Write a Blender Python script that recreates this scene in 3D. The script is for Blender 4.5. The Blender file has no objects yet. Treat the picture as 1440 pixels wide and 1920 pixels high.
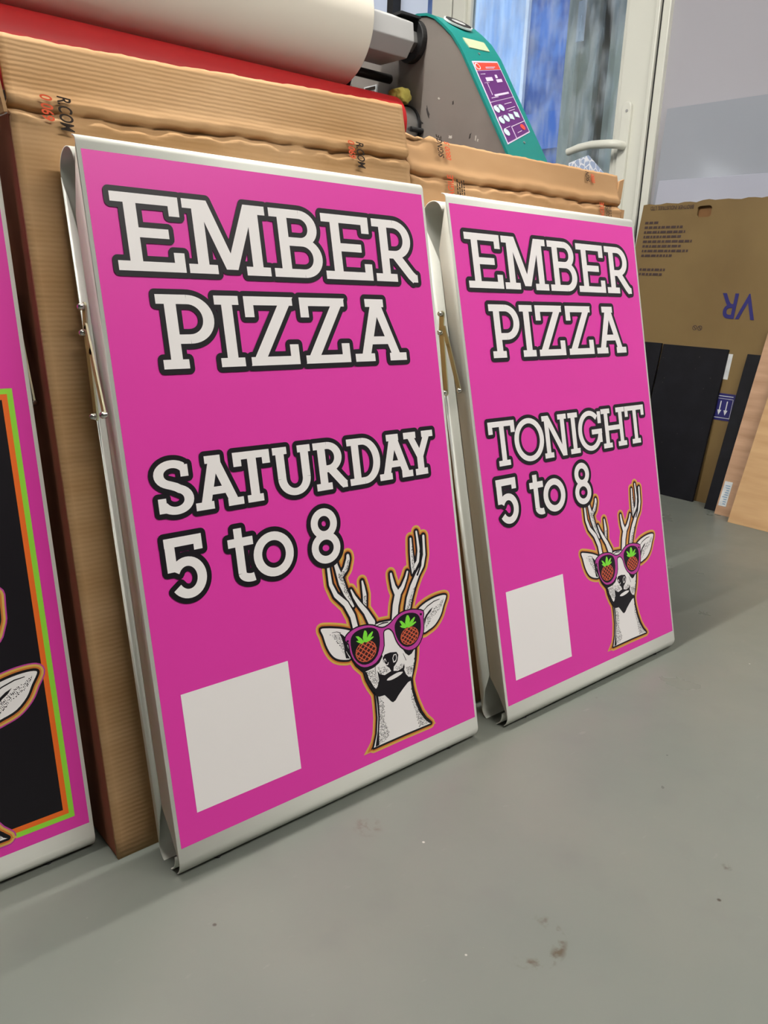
import bpy, bmesh, math, random
import numpy as np
from mathutils import Vector, Matrix
from mathutils.geometry import delaunay_2d_cdt
random.seed(7)
PI = math.pi
SC = bpy.context.scene
COL = SC.collection

ART = {'antlers': [[(0.2895, 0.1929, 0.0048), (0.2865, 0.2124, 0.0047), (0.2777, 0.2313, 0.0045), (0.2629, 0.2466, 0.0039), (0.2563, 0.2627, 0.0033), (0.2556, 0.2839, 0.0026), (0.2569, 0.2963, 0.0024)], [(0.2896, 0.2258, 0.002), (0.2798, 0.2457, 0.0042), (0.2747, 0.2607, 0.0051), (0.2716, 0.2752, 0.0044), (0.2687, 0.2867, 0.0033), (0.2685, 0.2959, 0.0026)], [(0.2755, 0.2707, 0.0033), (0.2848, 0.2799, 0.004), (0.2902, 0.2918, 0.0034), (0.2904, 0.2959, 0.0029)], [(0.3185, 0.1953, 0.0061), (0.3102, 0.2125, 0.0044), (0.3003, 0.2262, 0.0037), (0.2931, 0.2381, 0.0027), (0.289, 0.2484, 0.0016)], [(0.3095, 0.2212, 0.0032), (0.3113, 0.2369, 0.0037), (0.3106, 0.2484, 0.0028), (0.3098, 0.2562, 0.0018)], [(0.36, 0.1911, 0.0057), (0.3645, 0.2096, 0.0059), (0.3707, 0.2239, 0.006)], [(0.3707, 0.2239, 0.0055), (0.3649, 0.2369, 0.0039), (0.3628, 0.25, 0.0029), (0.3624, 0.2561, 0.0022)], [(0.3707, 0.2239, 0.005), (0.3815, 0.2334, 0.0035), (0.3898, 0.2454, 0.0025), (0.3935, 0.253, 0.002)], [(0.3861, 0.1988, 0.0051), (0.3916, 0.2134, 0.0056), (0.4005, 0.2293, 0.0051), (0.4121, 0.2449, 0.0041), (0.4237, 0.2565, 0.0034), (0.4299, 0.2714, 0.0029), (0.4311, 0.2872, 0.0026), (0.432, 0.299, 0.0026)], [(0.4038, 0.2485, 0.0021), (0.405, 0.2602, 0.0039), (0.4052, 0.2799, 0.0031), (0.4065, 0.2994, 0.0021)], [(0.4064, 0.255, 0.0036), (0.4157, 0.2641, 0.0029), (0.42, 0.2792, 0.0029), (0.4197, 0.2972, 0.0023), (0.419, 0.3076, 0.0021)]], 'earL': [(0.2316, 0.2073), (0.2424, 0.2061), (0.2553, 0.2027), (0.2683, 0.1985), (0.2822, 0.191), (0.2706, 0.1827), (0.2689, 0.1681), (0.2747, 0.1557), (0.2623, 0.1572), (0.2506, 0.1626), (0.2429, 0.1714), (0.2376, 0.1838), (0.2345, 0.1974)], 'earR': [(0.4042, 0.191), (0.4175, 0.1992), (0.4372, 0.2036), (0.454, 0.2046), (0.4637, 0.2031), (0.4643, 0.1993), (0.4573, 0.1885), (0.4499, 0.1758), (0.4371, 0.1645), (0.4226, 0.1595), (0.4116, 0.1585), (0.4155, 0.1758)], 'head': [(0.3215, 0.1907), (0.3314, 0.1921), (0.3412, 0.1913), (0.3511, 0.1903), (0.3613, 0.1908), (0.3961, 0.1624), (0.3941, 0.1429), (0.3921, 0.1313), (0.3897, 0.1219), (0.3855, 0.111), (0.3806, 0.1013), (0.3779, 0.095), (0.3799, 0.0783), (0.384, 0.0609), (0.3907, 0.0425), (0.3984, 0.0298), (0.4074, 0.0203), (0.3572, 0.021), (0.2967, 0.0207), (0.3047, 0.0387), (0.3093, 0.0606), (0.3102, 0.0798), (0.31, 0.0954), (0.3032, 0.1071), (0.2978, 0.1193), (0.2955, 0.1315), (0.2836, 0.1443), (0.2763, 0.1586), (0.2718, 0.1749), (0.2811, 0.1912)], 'base': [[(0.2978, 0.0352), (0.2776, 0.0158), (0.4174, 0.0168), (0.4033, 0.0354)], [(0.2985, 0.033), (0.2841, 0.0173), (0.4137, 0.018), (0.4036, 0.0322)], [(0.2991, 0.0289), (0.2909, 0.0192), (0.41, 0.0194), (0.4037, 0.0291)]], 'black': [[(0.2752, 0.1589), (0.2835, 0.1434), (0.2953, 0.1306), (0.3031, 0.1312), (0.3129, 0.1323), (0.3233, 0.1362), (0.3306, 0.1439), (0.3257, 0.153), (0.3035, 0.1666), (0.2802, 0.1689)], [(0.2955, 0.1315), (0.2978, 0.1193), (0.3032, 0.1071), (0.31, 0.0954), (0.3111, 0.0795), (0.3103, 0.0603), (0.3066, 0.0419), (0.2996, 0.0209), (0.3066, 0.0214), (0.309, 0.0412), (0.3131, 0.0594), (0.3144, 0.0785), (0.3145, 0.0892), (0.3173, 0.0952), (0.309, 0.1054), (0.3018, 0.1191), (0.2992, 0.1295)], [(0.3181, 0.126), (0.3222, 0.12), (0.3303, 0.1163), (0.3432, 0.1189), (0.3554, 0.1155), (0.3648, 0.1178), (0.3681, 0.1228), (0.3686, 0.1177), (0.3668, 0.1142), (0.3696, 0.1065), (0.374, 0.1012), (0.3792, 0.1003), (0.3778, 0.0947), (0.3717, 0.0938), (0.3617, 0.0878), (0.3517, 0.0808), (0.3449, 0.0749), (0.3401, 0.0735), (0.3369, 0.0754), (0.3322, 0.0812), (0.3262, 0.0882), (0.3164, 0.0888), (0.31, 0.0923), (0.3081, 0.0989), (0.3149, 0.1037), (0.3193, 0.1121)], [(0.3303, 0.1417), (0.3345, 0.1452), (0.3446, 0.1456), (0.3564, 0.1433), (0.3592, 0.1382), (0.3565, 0.13), (0.3524, 0.1262), (0.3484, 0.1234), (0.3471, 0.1178), (0.3431, 0.118), (0.3404, 0.124), (0.3335, 0.1299), (0.3306, 0.1352)], [(0.3676, 0.1462), (0.3914, 0.1391), (0.3845, 0.1333), (0.3785, 0.1318), (0.3727, 0.1369)], [(0.3928, 0.1432), (0.3946, 0.1407), (0.3912, 0.1215), (0.3864, 0.1103), (0.3819, 0.1009), (0.3815, 0.0799), (0.3856, 0.0604), (0.392, 0.0421), (0.3997, 0.0294), (0.4079, 0.0199), (0.404, 0.0218), (0.3957, 0.0302), (0.3874, 0.0435), (0.381, 0.0618), (0.3774, 0.0791), (0.3768, 0.0949), (0.3809, 0.1012), (0.3845, 0.1113), (0.3887, 0.1222)], [(0.261, 0.1953), (0.2671, 0.1901), (0.2734, 0.1829), (0.27, 0.1753), (0.2687, 0.1663), (0.2736, 0.156), (0.267, 0.1581), (0.266, 0.167), (0.2662, 0.1763), (0.2638, 0.1863)], [(0.4158, 0.1778), (0.4205, 0.1827), (0.4281, 0.188), (0.4354, 0.191), (0.4305, 0.1854), (0.4235, 0.181), (0.4197, 0.1768), (0.4156, 0.1677)]], 'blackline': [[(0.3164, 0.1362, 0.0004), (0.3144, 0.129, 0.0005), (0.315, 0.1227, 0.0004)], [(0.3684, 0.1377, 0.0004), (0.3725, 0.1266, 0.0005)], [(0.4161, 0.1898, 0.0005), (0.425, 0.1948, 0.0008), (0.4393, 0.1991, 0.0008), (0.4506, 0.1999, 0.0005)], [(0.2491, 0.1983, 0.0003), (0.2568, 0.1977, 0.0004), (0.2632, 0.1948, 0.0004)], [(0.3278, 0.1892, 0.0005), (0.3374, 0.1903, 0.001), (0.3471, 0.1891, 0.0007)], [(0.4031, 0.2467, 0.0013), (0.407, 0.2519, 0.001)], [(0.422, 0.2768, 0.0013), (0.4261, 0.2921, 0.001), (0.4257, 0.3021, 0.0008)], [(0.4121, 0.2449, 0.0016), (0.4205, 0.2572, 0.0013), (0.4244, 0.2724, 0.001), (0.4256, 0.2882, 0.001)]], 'lip': [(0.3329, 0.1081), (0.3364, 0.1104), (0.3422, 0.1117), (0.3526, 0.1133), (0.3602, 0.1127), (0.3641, 0.1114), (0.3601, 0.109), (0.3516, 0.107), (0.3426, 0.1061), (0.3369, 0.1066)], 'nostrils': [[(0.3355, 0.1352, 0.0006), (0.3341, 0.1391, 0.0006), (0.3319, 0.1377, 0.0006), (0.3319, 0.1338, 0.0007), (0.3343, 0.13, 0.0008), (0.338, 0.1298, 0.0008), (0.3391, 0.1322, 0.0006)], [(0.349, 0.1311, 0.0007), (0.3483, 0.1362, 0.0006), (0.3509, 0.1404, 0.0006), (0.3549, 0.1401, 0.0006), (0.3555, 0.1352, 0.0006), (0.3531, 0.1309, 0.0007), (0.3494, 0.1302, 0.0009)]], 'frame': [(0.2694, 0.182), (0.2718, 0.188), (0.2801, 0.1924), (0.291, 0.1948), (0.3051, 0.1945), (0.3191, 0.1911), (0.3304, 0.1851), (0.3401, 0.1833), (0.3518, 0.1868), (0.3602, 0.192), (0.3736, 0.1967), (0.3893, 0.197), (0.4034, 0.1942), (0.4152, 0.1892), (0.4137, 0.1803), (0.4125, 0.1644), (0.4071, 0.1516), (0.3977, 0.1419), (0.3853, 0.1391), (0.3748, 0.1419), (0.3654, 0.1492), (0.3588, 0.16), (0.3554, 0.1716), (0.3517, 0.1771), (0.3467, 0.1807), (0.3401, 0.1803), (0.3361, 0.1765), (0.3345, 0.1585), (0.3278, 0.1466), (0.3167, 0.138), (0.3019, 0.1364), (0.2901, 0.1404), (0.28, 0.1516), (0.2753, 0.1645), (0.2747, 0.176)], 'lensL': [(0.2781, 0.1788), (0.2806, 0.1848), (0.2866, 0.1889), (0.2963, 0.1908), (0.3093, 0.1903), (0.3209, 0.1867), (0.3268, 0.1807), (0.3285, 0.1716), (0.3268, 0.1605), (0.3212, 0.1484), (0.3107, 0.1416), (0.2985, 0.1408), (0.2885, 0.1455), (0.281, 0.1551), (0.2781, 0.1676)], 'lensR': [(0.3583, 0.1788), (0.3603, 0.1842), (0.3662, 0.1896), (0.3757, 0.1929), (0.3874, 0.1931), (0.4001, 0.1895), (0.4066, 0.183), (0.4079, 0.1736), (0.4059, 0.162), (0.4, 0.1524), (0.3906, 0.1462), (0.3791, 0.1452), (0.3694, 0.1497), (0.3623, 0.1591), (0.3587, 0.1694)], 'dots': [[(0.2714, 0.1821), (0.275, 0.1815), (0.2742, 0.1787), (0.2711, 0.1795)], [(0.4084, 0.188), (0.4125, 0.187), (0.4121, 0.1841), (0.4082, 0.1848)]], 'leafL': [[(0.3014, 0.1852), (0.3035, 0.1883), (0.3064, 0.1868), (0.3077, 0.1823), (0.3062, 0.1754), (0.3041, 0.1712), (0.2996, 0.1729), (0.2991, 0.1791)], [(0.287, 0.1837), (0.2916, 0.1829), (0.2974, 0.1777), (0.3007, 0.1721), (0.297, 0.1711), (0.2918, 0.1763)], [(0.287, 0.1769), (0.2919, 0.1768), (0.2984, 0.1727), (0.2968, 0.1702), (0.2903, 0.1742)], [(0.3168, 0.1836), (0.3183, 0.1825), (0.3146, 0.1771), (0.3067, 0.1724), (0.3047, 0.1749), (0.3098, 0.1802)], [(0.3179, 0.1763), (0.3181, 0.1747), (0.3114, 0.1718), (0.3028, 0.1706), (0.3044, 0.173), (0.3107, 0.1752)]], 'leafR': [[(0.3807, 0.1881), (0.3832, 0.1911), (0.3864, 0.1898), (0.3882, 0.1844), (0.3866, 0.1768), (0.3839, 0.1725), (0.3794, 0.1742), (0.3783, 0.1808)], [(0.3677, 0.1861), (0.372, 0.1853), (0.3777, 0.1799), (0.3806, 0.1733), (0.3767, 0.1732), (0.3718, 0.1784)], [(0.3676, 0.1784), (0.3723, 0.1787), (0.379, 0.175), (0.3779, 0.1726), (0.3706, 0.1755)], [(0.3973, 0.1854), (0.3982, 0.184), (0.3945, 0.1788), (0.3868, 0.1743), (0.3845, 0.1769), (0.39, 0.1819)], [(0.3989, 0.1782), (0.3992, 0.1765), (0.3919, 0.1735), (0.383, 0.1721), (0.3847, 0.1748), (0.3916, 0.1771)]], 'pineL': ((0.3023, 0.1588), (0.3208, 0.1562), (0.3026, 0.1442)), 'pineR': ((0.3842, 0.1602), (0.4016, 0.158), (0.3839, 0.1475)), 'halftone': [[(0.2982, 0.1307), (0.3124, 0.1286), (0.3182, 0.1182), (0.319, 0.1064), (0.309, 0.1054), (0.3025, 0.1189)], [(0.3139, 0.0884), (0.3235, 0.0865), (0.3235, 0.0698), (0.3211, 0.0529), (0.3279, 0.0309), (0.3167, 0.0228), (0.3067, 0.0223), (0.3133, 0.0593)], [(0.3763, 0.0895), (0.3787, 0.0787), (0.3838, 0.0589), (0.3906, 0.0415), (0.4053, 0.0213), (0.3838, 0.0223), (0.3792, 0.0461), (0.3745, 0.0679)], [(0.3711, 0.117), (0.384, 0.1154), (0.3911, 0.1316), (0.3826, 0.1058), (0.3731, 0.1035)], [(0.2455, 0.1965), (0.2608, 0.1935), (0.2673, 0.176), (0.2661, 0.1595), (0.2585, 0.1783)], [(0.4226, 0.1782), (0.4378, 0.1888), (0.4588, 0.1984), (0.4513, 0.1857), (0.4302, 0.1743), (0.4177, 0.1631)], [(0.2702, 0.2736), (0.2823, 0.2786), (0.2911, 0.2917), (0.2909, 0.2824), (0.2805, 0.2585), (0.2892, 0.2306), (0.2776, 0.2462)], [(0.3085, 0.2338), (0.3136, 0.2364), (0.3127, 0.2215), (0.309, 0.2213)], [(0.3831, 0.1995), (0.3932, 0.215), (0.4031, 0.2288), (0.4082, 0.2277), (0.3932, 0.1971)], [(0.4075, 0.2953), (0.407, 0.2737), (0.409, 0.2514), (0.4031, 0.2467), (0.4037, 0.2604)], [(0.32, 0.1303), (0.332, 0.128), (0.3408, 0.1196), (0.3234, 0.1197)], [(0.3488, 0.1223), (0.3645, 0.1248), (0.3661, 0.1184), (0.3556, 0.1164)]], 'b3_o': [-0.5656, 0.1122, 0.038], 'B1': [0.0, 0.0, 0.038, 0.0, 0.23038], 'B2': [0.56713, -0.01053, 0.038, 0.00521, 0.2555], 'B3': [-0.5656, 0.1122, 0.038, 0.0, 0.2], 'H': 0.79527, 'cam': {'loc': [-0.35539, -0.74628, 0.68521], 'fwd': [0.63193, 0.72518, -0.27344], 'right': [0.76048, -0.64823, 0.03835], 'up': [0.14944, 0.23218, 0.96112], 'f': 1505.46842}}
L_A, L_B, L_D, SKY, EXPO = 1100.0, 39.0, 6.0, 1.8, 0.07

# ------------------------------------------------------------------ materials
def lin(c):
    return tuple((x / 12.92 if x <= 0.04045 else ((x + 0.055) / 1.055) ** 2.4) for x in (v / 255.0 for v in c)) + (1.0,)

def mat(name, rgb, rough=0.5, metal=0.0, spec=0.5, coat=0.0):
    m = bpy.data.materials.new(name); m.use_nodes = True
    b = m.node_tree.nodes['Principled BSDF']
    b.inputs['Base Color'].default_value = lin(rgb)
    b.inputs['Roughness'].default_value = rough
    b.inputs['Metallic'].default_value = metal
    b.inputs['Specular IOR Level'].default_value = spec
    b.inputs['Coat Weight'].default_value = coat
    return m

def N(m, t, **kw):
    n = m.node_tree.nodes.new(t)
    for k, v in kw.items():
        if k in n.inputs: n.inputs[k].default_value = v
        else: setattr(n, k, v)
    return n

def lk(m, a, ao, b, bi): m.node_tree.links.new(a.outputs[ao], b.inputs[bi])

def vary(m, rgb2, scale=8.0, stretch=(1, 1, 1), lo=0.4, hi=0.65, detail=4.0):
    """mix the base colour with a second one by noise in object space"""
    b = m.node_tree.nodes['Principled BSDF']
    tc = N(m, 'ShaderNodeTexCoord'); mp = N(m, 'ShaderNodeMapping'); mp.inputs['Scale'].default_value = stretch
    no = N(m, 'ShaderNodeTexNoise', Scale=scale, Detail=detail)
    mr = N(m, 'ShaderNodeMapRange'); mr.inputs['From Min'].default_value = lo; mr.inputs['From Max'].default_value = hi
    mx = N(m, 'ShaderNodeMix', data_type='RGBA')
    mx.inputs[6].default_value = b.inputs['Base Color'].default_value
    mx.inputs[7].default_value = lin(rgb2)
    lk(m, tc, 'Object', mp, 'Vector'); lk(m, mp, 'Vector', no, 'Vector'); lk(m, no, 'Fac', mr, 'Value')
    lk(m, mr, 'Result', mx, 0); lk(m, mx, 2, b, 'Base Color')
    return m

def bumpy(m, scale=40.0, strength=0.1, stretch=(1, 1, 1), dist=0.002, wave=None):
    b = m.node_tree.nodes['Principled BSDF']
    tc = N(m, 'ShaderNodeTexCoord'); mp = N(m, 'ShaderNodeMapping'); mp.inputs['Scale'].default_value = stretch
    lk(m, tc, 'Object', mp, 'Vector')
    no = N(m, 'ShaderNodeTexNoise', Scale=scale, Detail=3.0); lk(m, mp, 'Vector', no, 'Vector')
    src, so = no, 'Fac'
    if wave:
        w = N(m, 'ShaderNodeTexWave', Scale=wave, Distortion=1.2); w.inputs['Detail Scale'].default_value = 1.5
        w.bands_direction = 'Z'; lk(m, tc, 'Object', w, 'Vector')
        mm = N(m, 'ShaderNodeMath', operation='ADD'); lk(m, no, 'Fac', mm, 0); lk(m, w, 'Fac', mm, 1); src, so = mm, 'Value'
    bp = N(m, 'ShaderNodeBump', Strength=strength, Distance=dist)
    lk(m, src, so, bp, 'Height'); lk(m, bp, 'Normal', b, 'Normal')
    return m

M = {}
M['white_metal'] = mat('white_powder_coat', (226, 227, 219), 0.42)
M['grey_metal'] = mat('bare_panel_back', (206, 206, 198), 0.45)
M['pink'] = mat('magenta_vinyl', (226, 58, 170), 0.42, spec=0.4)
M['pwhite'] = mat('white_print', (240, 236, 236), 0.45, spec=0.4)
M['pblack'] = mat('black_print', (15, 10, 19), 0.4, spec=0.4)
M['ptan'] = mat('mustard_print', (214, 178, 84), 0.45, spec=0.4)
M['plime'] = mat('lime_print', (150, 222, 62), 0.45, spec=0.4)
M['porange'] = mat('orange_print', (240, 110, 34), 0.45, spec=0.4)
M['pbrown'] = mat('amber_print', (205, 120, 50), 0.45, spec=0.4)
M['pmag'] = mat('violet_print', (190, 62, 158), 0.45, spec=0.4)
M['prust'] = mat('rust_print', (214, 98, 66), 0.45, spec=0.4)
M['pmaroon'] = mat('maroon_print', (58, 16, 22), 0.45, spec=0.4)
M['pgreen'] = mat('green_print', (130, 230, 62), 0.45, spec=0.4)
M['zinc'] = mat('zinc_plated_steel', (226, 224, 190), 0.3, 1.0)
M['chrome'] = mat('rivet_steel', (210, 208, 204), 0.18, 1.0)
M['rubber'] = mat('black_rubber', (22, 22, 23), 0.7)
cb = mat('corrugated_cardboard', (182, 147, 108), 0.85, spec=0.2)
vary(cb, (166, 129, 88), 5.0, (1, 1, 3.5), 0.35, 0.7)
bumpy(cb, 34, 0.12, (0.35, 1, 6), 0.002, wave=58)
M['card'] = cb
cb2 = mat('smooth_cardboard', (186, 148, 108), 0.85, spec=0.2)
vary(cb2, (171, 131, 91), 4.0, (1, 1, 2), 0.35, 0.7)
bumpy(cb2, 22, 0.05, (0.5, 1, 4), 0.0015)
M['card2'] = cb2
M['cside'] = vary(mat('shaded_card_side', (150, 92, 70), 0.85, spec=0.2), (128, 74, 58), 6.0)  # carton sides are plain card; shade painted in as a redder, darker brown
M['cshade'] = mat('card_core', (120, 88, 58), 0.9, spec=0.1)  # liner seen through the hand hole, its colour darkened to stand for shade
M['ink'] = mat('black_ink', (48, 38, 32), 0.8, spec=0.2)
M['redink'] = mat('red_ink', (214, 88, 56), 0.8, spec=0.2)
M['olive'] = bumpy(vary(mat('olive_cardboard', (118, 96, 58), 0.6, spec=0.35), (108, 86, 50), 3.0), 12, 0.05)
M['olive_ink'] = mat('brown_ink', (58, 40, 38), 0.7)
M['blue_ink'] = mat('blue_ink', (22, 18, 96), 0.6)
M['blackboard'] = vary(mat('black_board', (11, 11, 17), 0.6, spec=0.2), (20, 20, 27), 14.0, (1, 1, 1), 0.45, 0.75)
M['sticker'] = vary(mat('white_sticker', (212, 214, 214), 0.5), (190, 194, 198), 30)
M['stickblue'] = mat('pale_blue_print', (120, 150, 178), 0.6)
def wood(name, a, b):
    m = mat(name, a, 0.55, spec=0.3); vary(m, b, 5.0, (1, 1.0, 7.0), 0.35, 0.68, 5.0); return m
M['wood1'] = wood('pinkish_plywood', (184, 148, 120), (162, 126, 98))
M['wood2'] = wood('pale_plywood', (192, 156, 114), (176, 139, 98))
M['acryl'] = mat('grey_gloss_sheet', (154, 158, 167), 0.10, spec=0.6)
M['acryl2'] = mat('lilac_gloss_sheet', (172, 174, 188), 0.10, spec=0.6)
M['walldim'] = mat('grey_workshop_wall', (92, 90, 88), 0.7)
M['wall'] = bumpy(mat('painted_wall', (192, 190, 192), 0.45), 60, 0.03)
M['wallgloss'] = mat('glossy_wall_panel', (172, 170, 177), 0.22, spec=0.5)
M['ceil'] = mat('ceiling_white', (224, 224, 220), 0.8)
M['upvc'] = mat('white_upvc', (218, 218, 208), 0.35)
M['gasket'] = mat('black_gasket', (20, 20, 22), 0.7)
M['cream'] = mat('cream_film_roll', (232, 226, 212), 0.5, spec=0.3)
M['redroll'] = mat('red_silicone_roller', (178, 30, 34), 0.5, spec=0.3)
M['steel'] = mat('brushed_steel', (190, 190, 188), 0.3, 0.9)
M['machine'] = vary(mat('grey_machine_paint', (124, 117, 112), 0.55), (112, 105, 100), 6.0)
M['machinelight'] = mat('light_grey_beam', (170, 170, 170), 0.5)
M['machinedark'] = mat('black_plastic', (20, 20, 22), 0.5)
M['teal'] = bumpy(mat('teal_textured_paint', (0, 122, 116), 0.45), 300, 0.06)
M['purple'] = mat('purple_label', (88, 34, 104), 0.4)
M['scarlet'] = mat('scarlet_label', (224, 66, 50), 0.4)
M['mint'] = mat('pale_button', (190, 220, 212), 0.4)
M['lilac'] = mat('pale_lilac_print', (206, 190, 214), 0.5)
M['lcd'] = mat('display_window', (186, 196, 160), 0.25)
M['yellow'] = bumpy(mat('yellow_sponge', (206, 192, 96), 0.9), 60, 0.6, dist=0.01)
M['chip'] = mat('chipped_paint', (196, 190, 182), 0.7)
M['scuff'] = mat('dark_scuff', (48, 44, 42), 0.7)
M['blueext'] = vary(mat('deep_blue_sheeting', (58, 84, 146), 0.35), (92, 124, 186), 6.0, (1, 1, 1), 0.4, 0.6, 8.0)
M['paleext'] = vary(mat('pale_blue_cladding', (150, 176, 214), 0.5), (206, 220, 240), 3.0, (1, 3, .5), 0.4, 0.65, 6.0)
M['beige'] = mat('beige_render', (214, 204, 180), 0.7); M['beige2'] = mat('stone_render', (196, 186, 164), 0.7); M['beigedark'] = mat('brown_post', (120, 104, 84), 0.7)
M['ground'] = mat('yard_concrete', (150, 152, 156), 0.8)

# honeycomb reflective sheet
hc = mat('honeycomb_reflective', (190, 202, 222), 0.3)
_v = N(hc, 'ShaderNodeTexVoronoi', feature='DISTANCE_TO_EDGE', Scale=75.0); _t = N(hc, 'ShaderNodeTexCoord')
_r = N(hc, 'ShaderNodeMapRange'); _r.inputs['From Min'].default_value = 0.04; _r.inputs['From Max'].default_value = 0.10
_x = N(hc, 'ShaderNodeMix', data_type='RGBA'); _x.inputs[6].default_value = lin((236, 240, 248)); _x.inputs[7].default_value = lin((160, 178, 210))
lk(hc, _t, 'Object', _v, 'Vector'); lk(hc, _v, 'Distance', _r, 'Value'); lk(hc, _r, 'Result', _x, 0)
lk(hc, _x, 2, hc.node_tree.nodes['Principled BSDF'], 'Base Color')
M['honey'] = hc

# glass with a thin streaky film
def glass_mat():
    m = bpy.data.materials.new('smeared_door_glass'); m.use_nodes = True
    nt = m.node_tree; nt.nodes.clear()
    out = N(m, 'ShaderNodeOutputMaterial'); tr = N(m, 'ShaderNodeBsdfTransparent'); gl = N(m, 'ShaderNodeBsdfGlossy', Roughness=0.02)
    tr.inputs['Color'].default_value = (0.9, 0.94, 0.97, 1)
    df = N(m, 'ShaderNodeBsdfDiffuse'); df.inputs['Color'].default_value = (0.75, 0.8, 0.86, 1)
    lw = N(m, 'ShaderNodeLayerWeight', Blend=0.5); fr = N(m, 'ShaderNodeMath', operation='POWER'); fr.inputs[1].default_value = 3.0
    lk(m, lw, 'Facing', fr, 0); m1 = N(m, 'ShaderNodeMixShader'); m2 = N(m, 'ShaderNodeMixShader')
    tc = N(m, 'ShaderNodeTexCoord'); mp = N(m, 'ShaderNodeMapping'); mp.inputs['Scale'].default_value = (1, 7, 1.6)
    no = N(m, 'ShaderNodeTexNoise', Scale=4.0, Detail=7.0); mr = N(m, 'ShaderNodeMapRange')
    mr.inputs['From Min'].default_value = 0.45; mr.inputs['From Max'].default_value = 0.75; mr.inputs['To Max'].default_value = 0.22
    lk(m, tc, 'Object', mp, 'Vector'); lk(m, mp, 'Vector', no, 'Vector'); lk(m, no, 'Fac', mr, 'Value')
    lk(m, fr, 'Value', m1, 0); lk(m, tr, 0, m1, 1); lk(m, gl, 0, m1, 2)
    lk(m, mr, 'Result', m2, 0); lk(m, m1, 0, m2, 1); lk(m, df, 0, m2, 2); lk(m, m2, 0, out, 'Surface')
    return m
M['glass'] = glass_mat()

def emit(name, rgb, s):
    m = bpy.data.materials.new(name); m.use_nodes = True
    b = m.node_tree.nodes['Principled BSDF']; b.inputs['Base Color'].default_value = lin((240, 240, 240))
    b.inputs['Emission Color'].default_value = rgb + (1,); b.inputs['Emission Strength'].default_value = s
    return m

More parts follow.
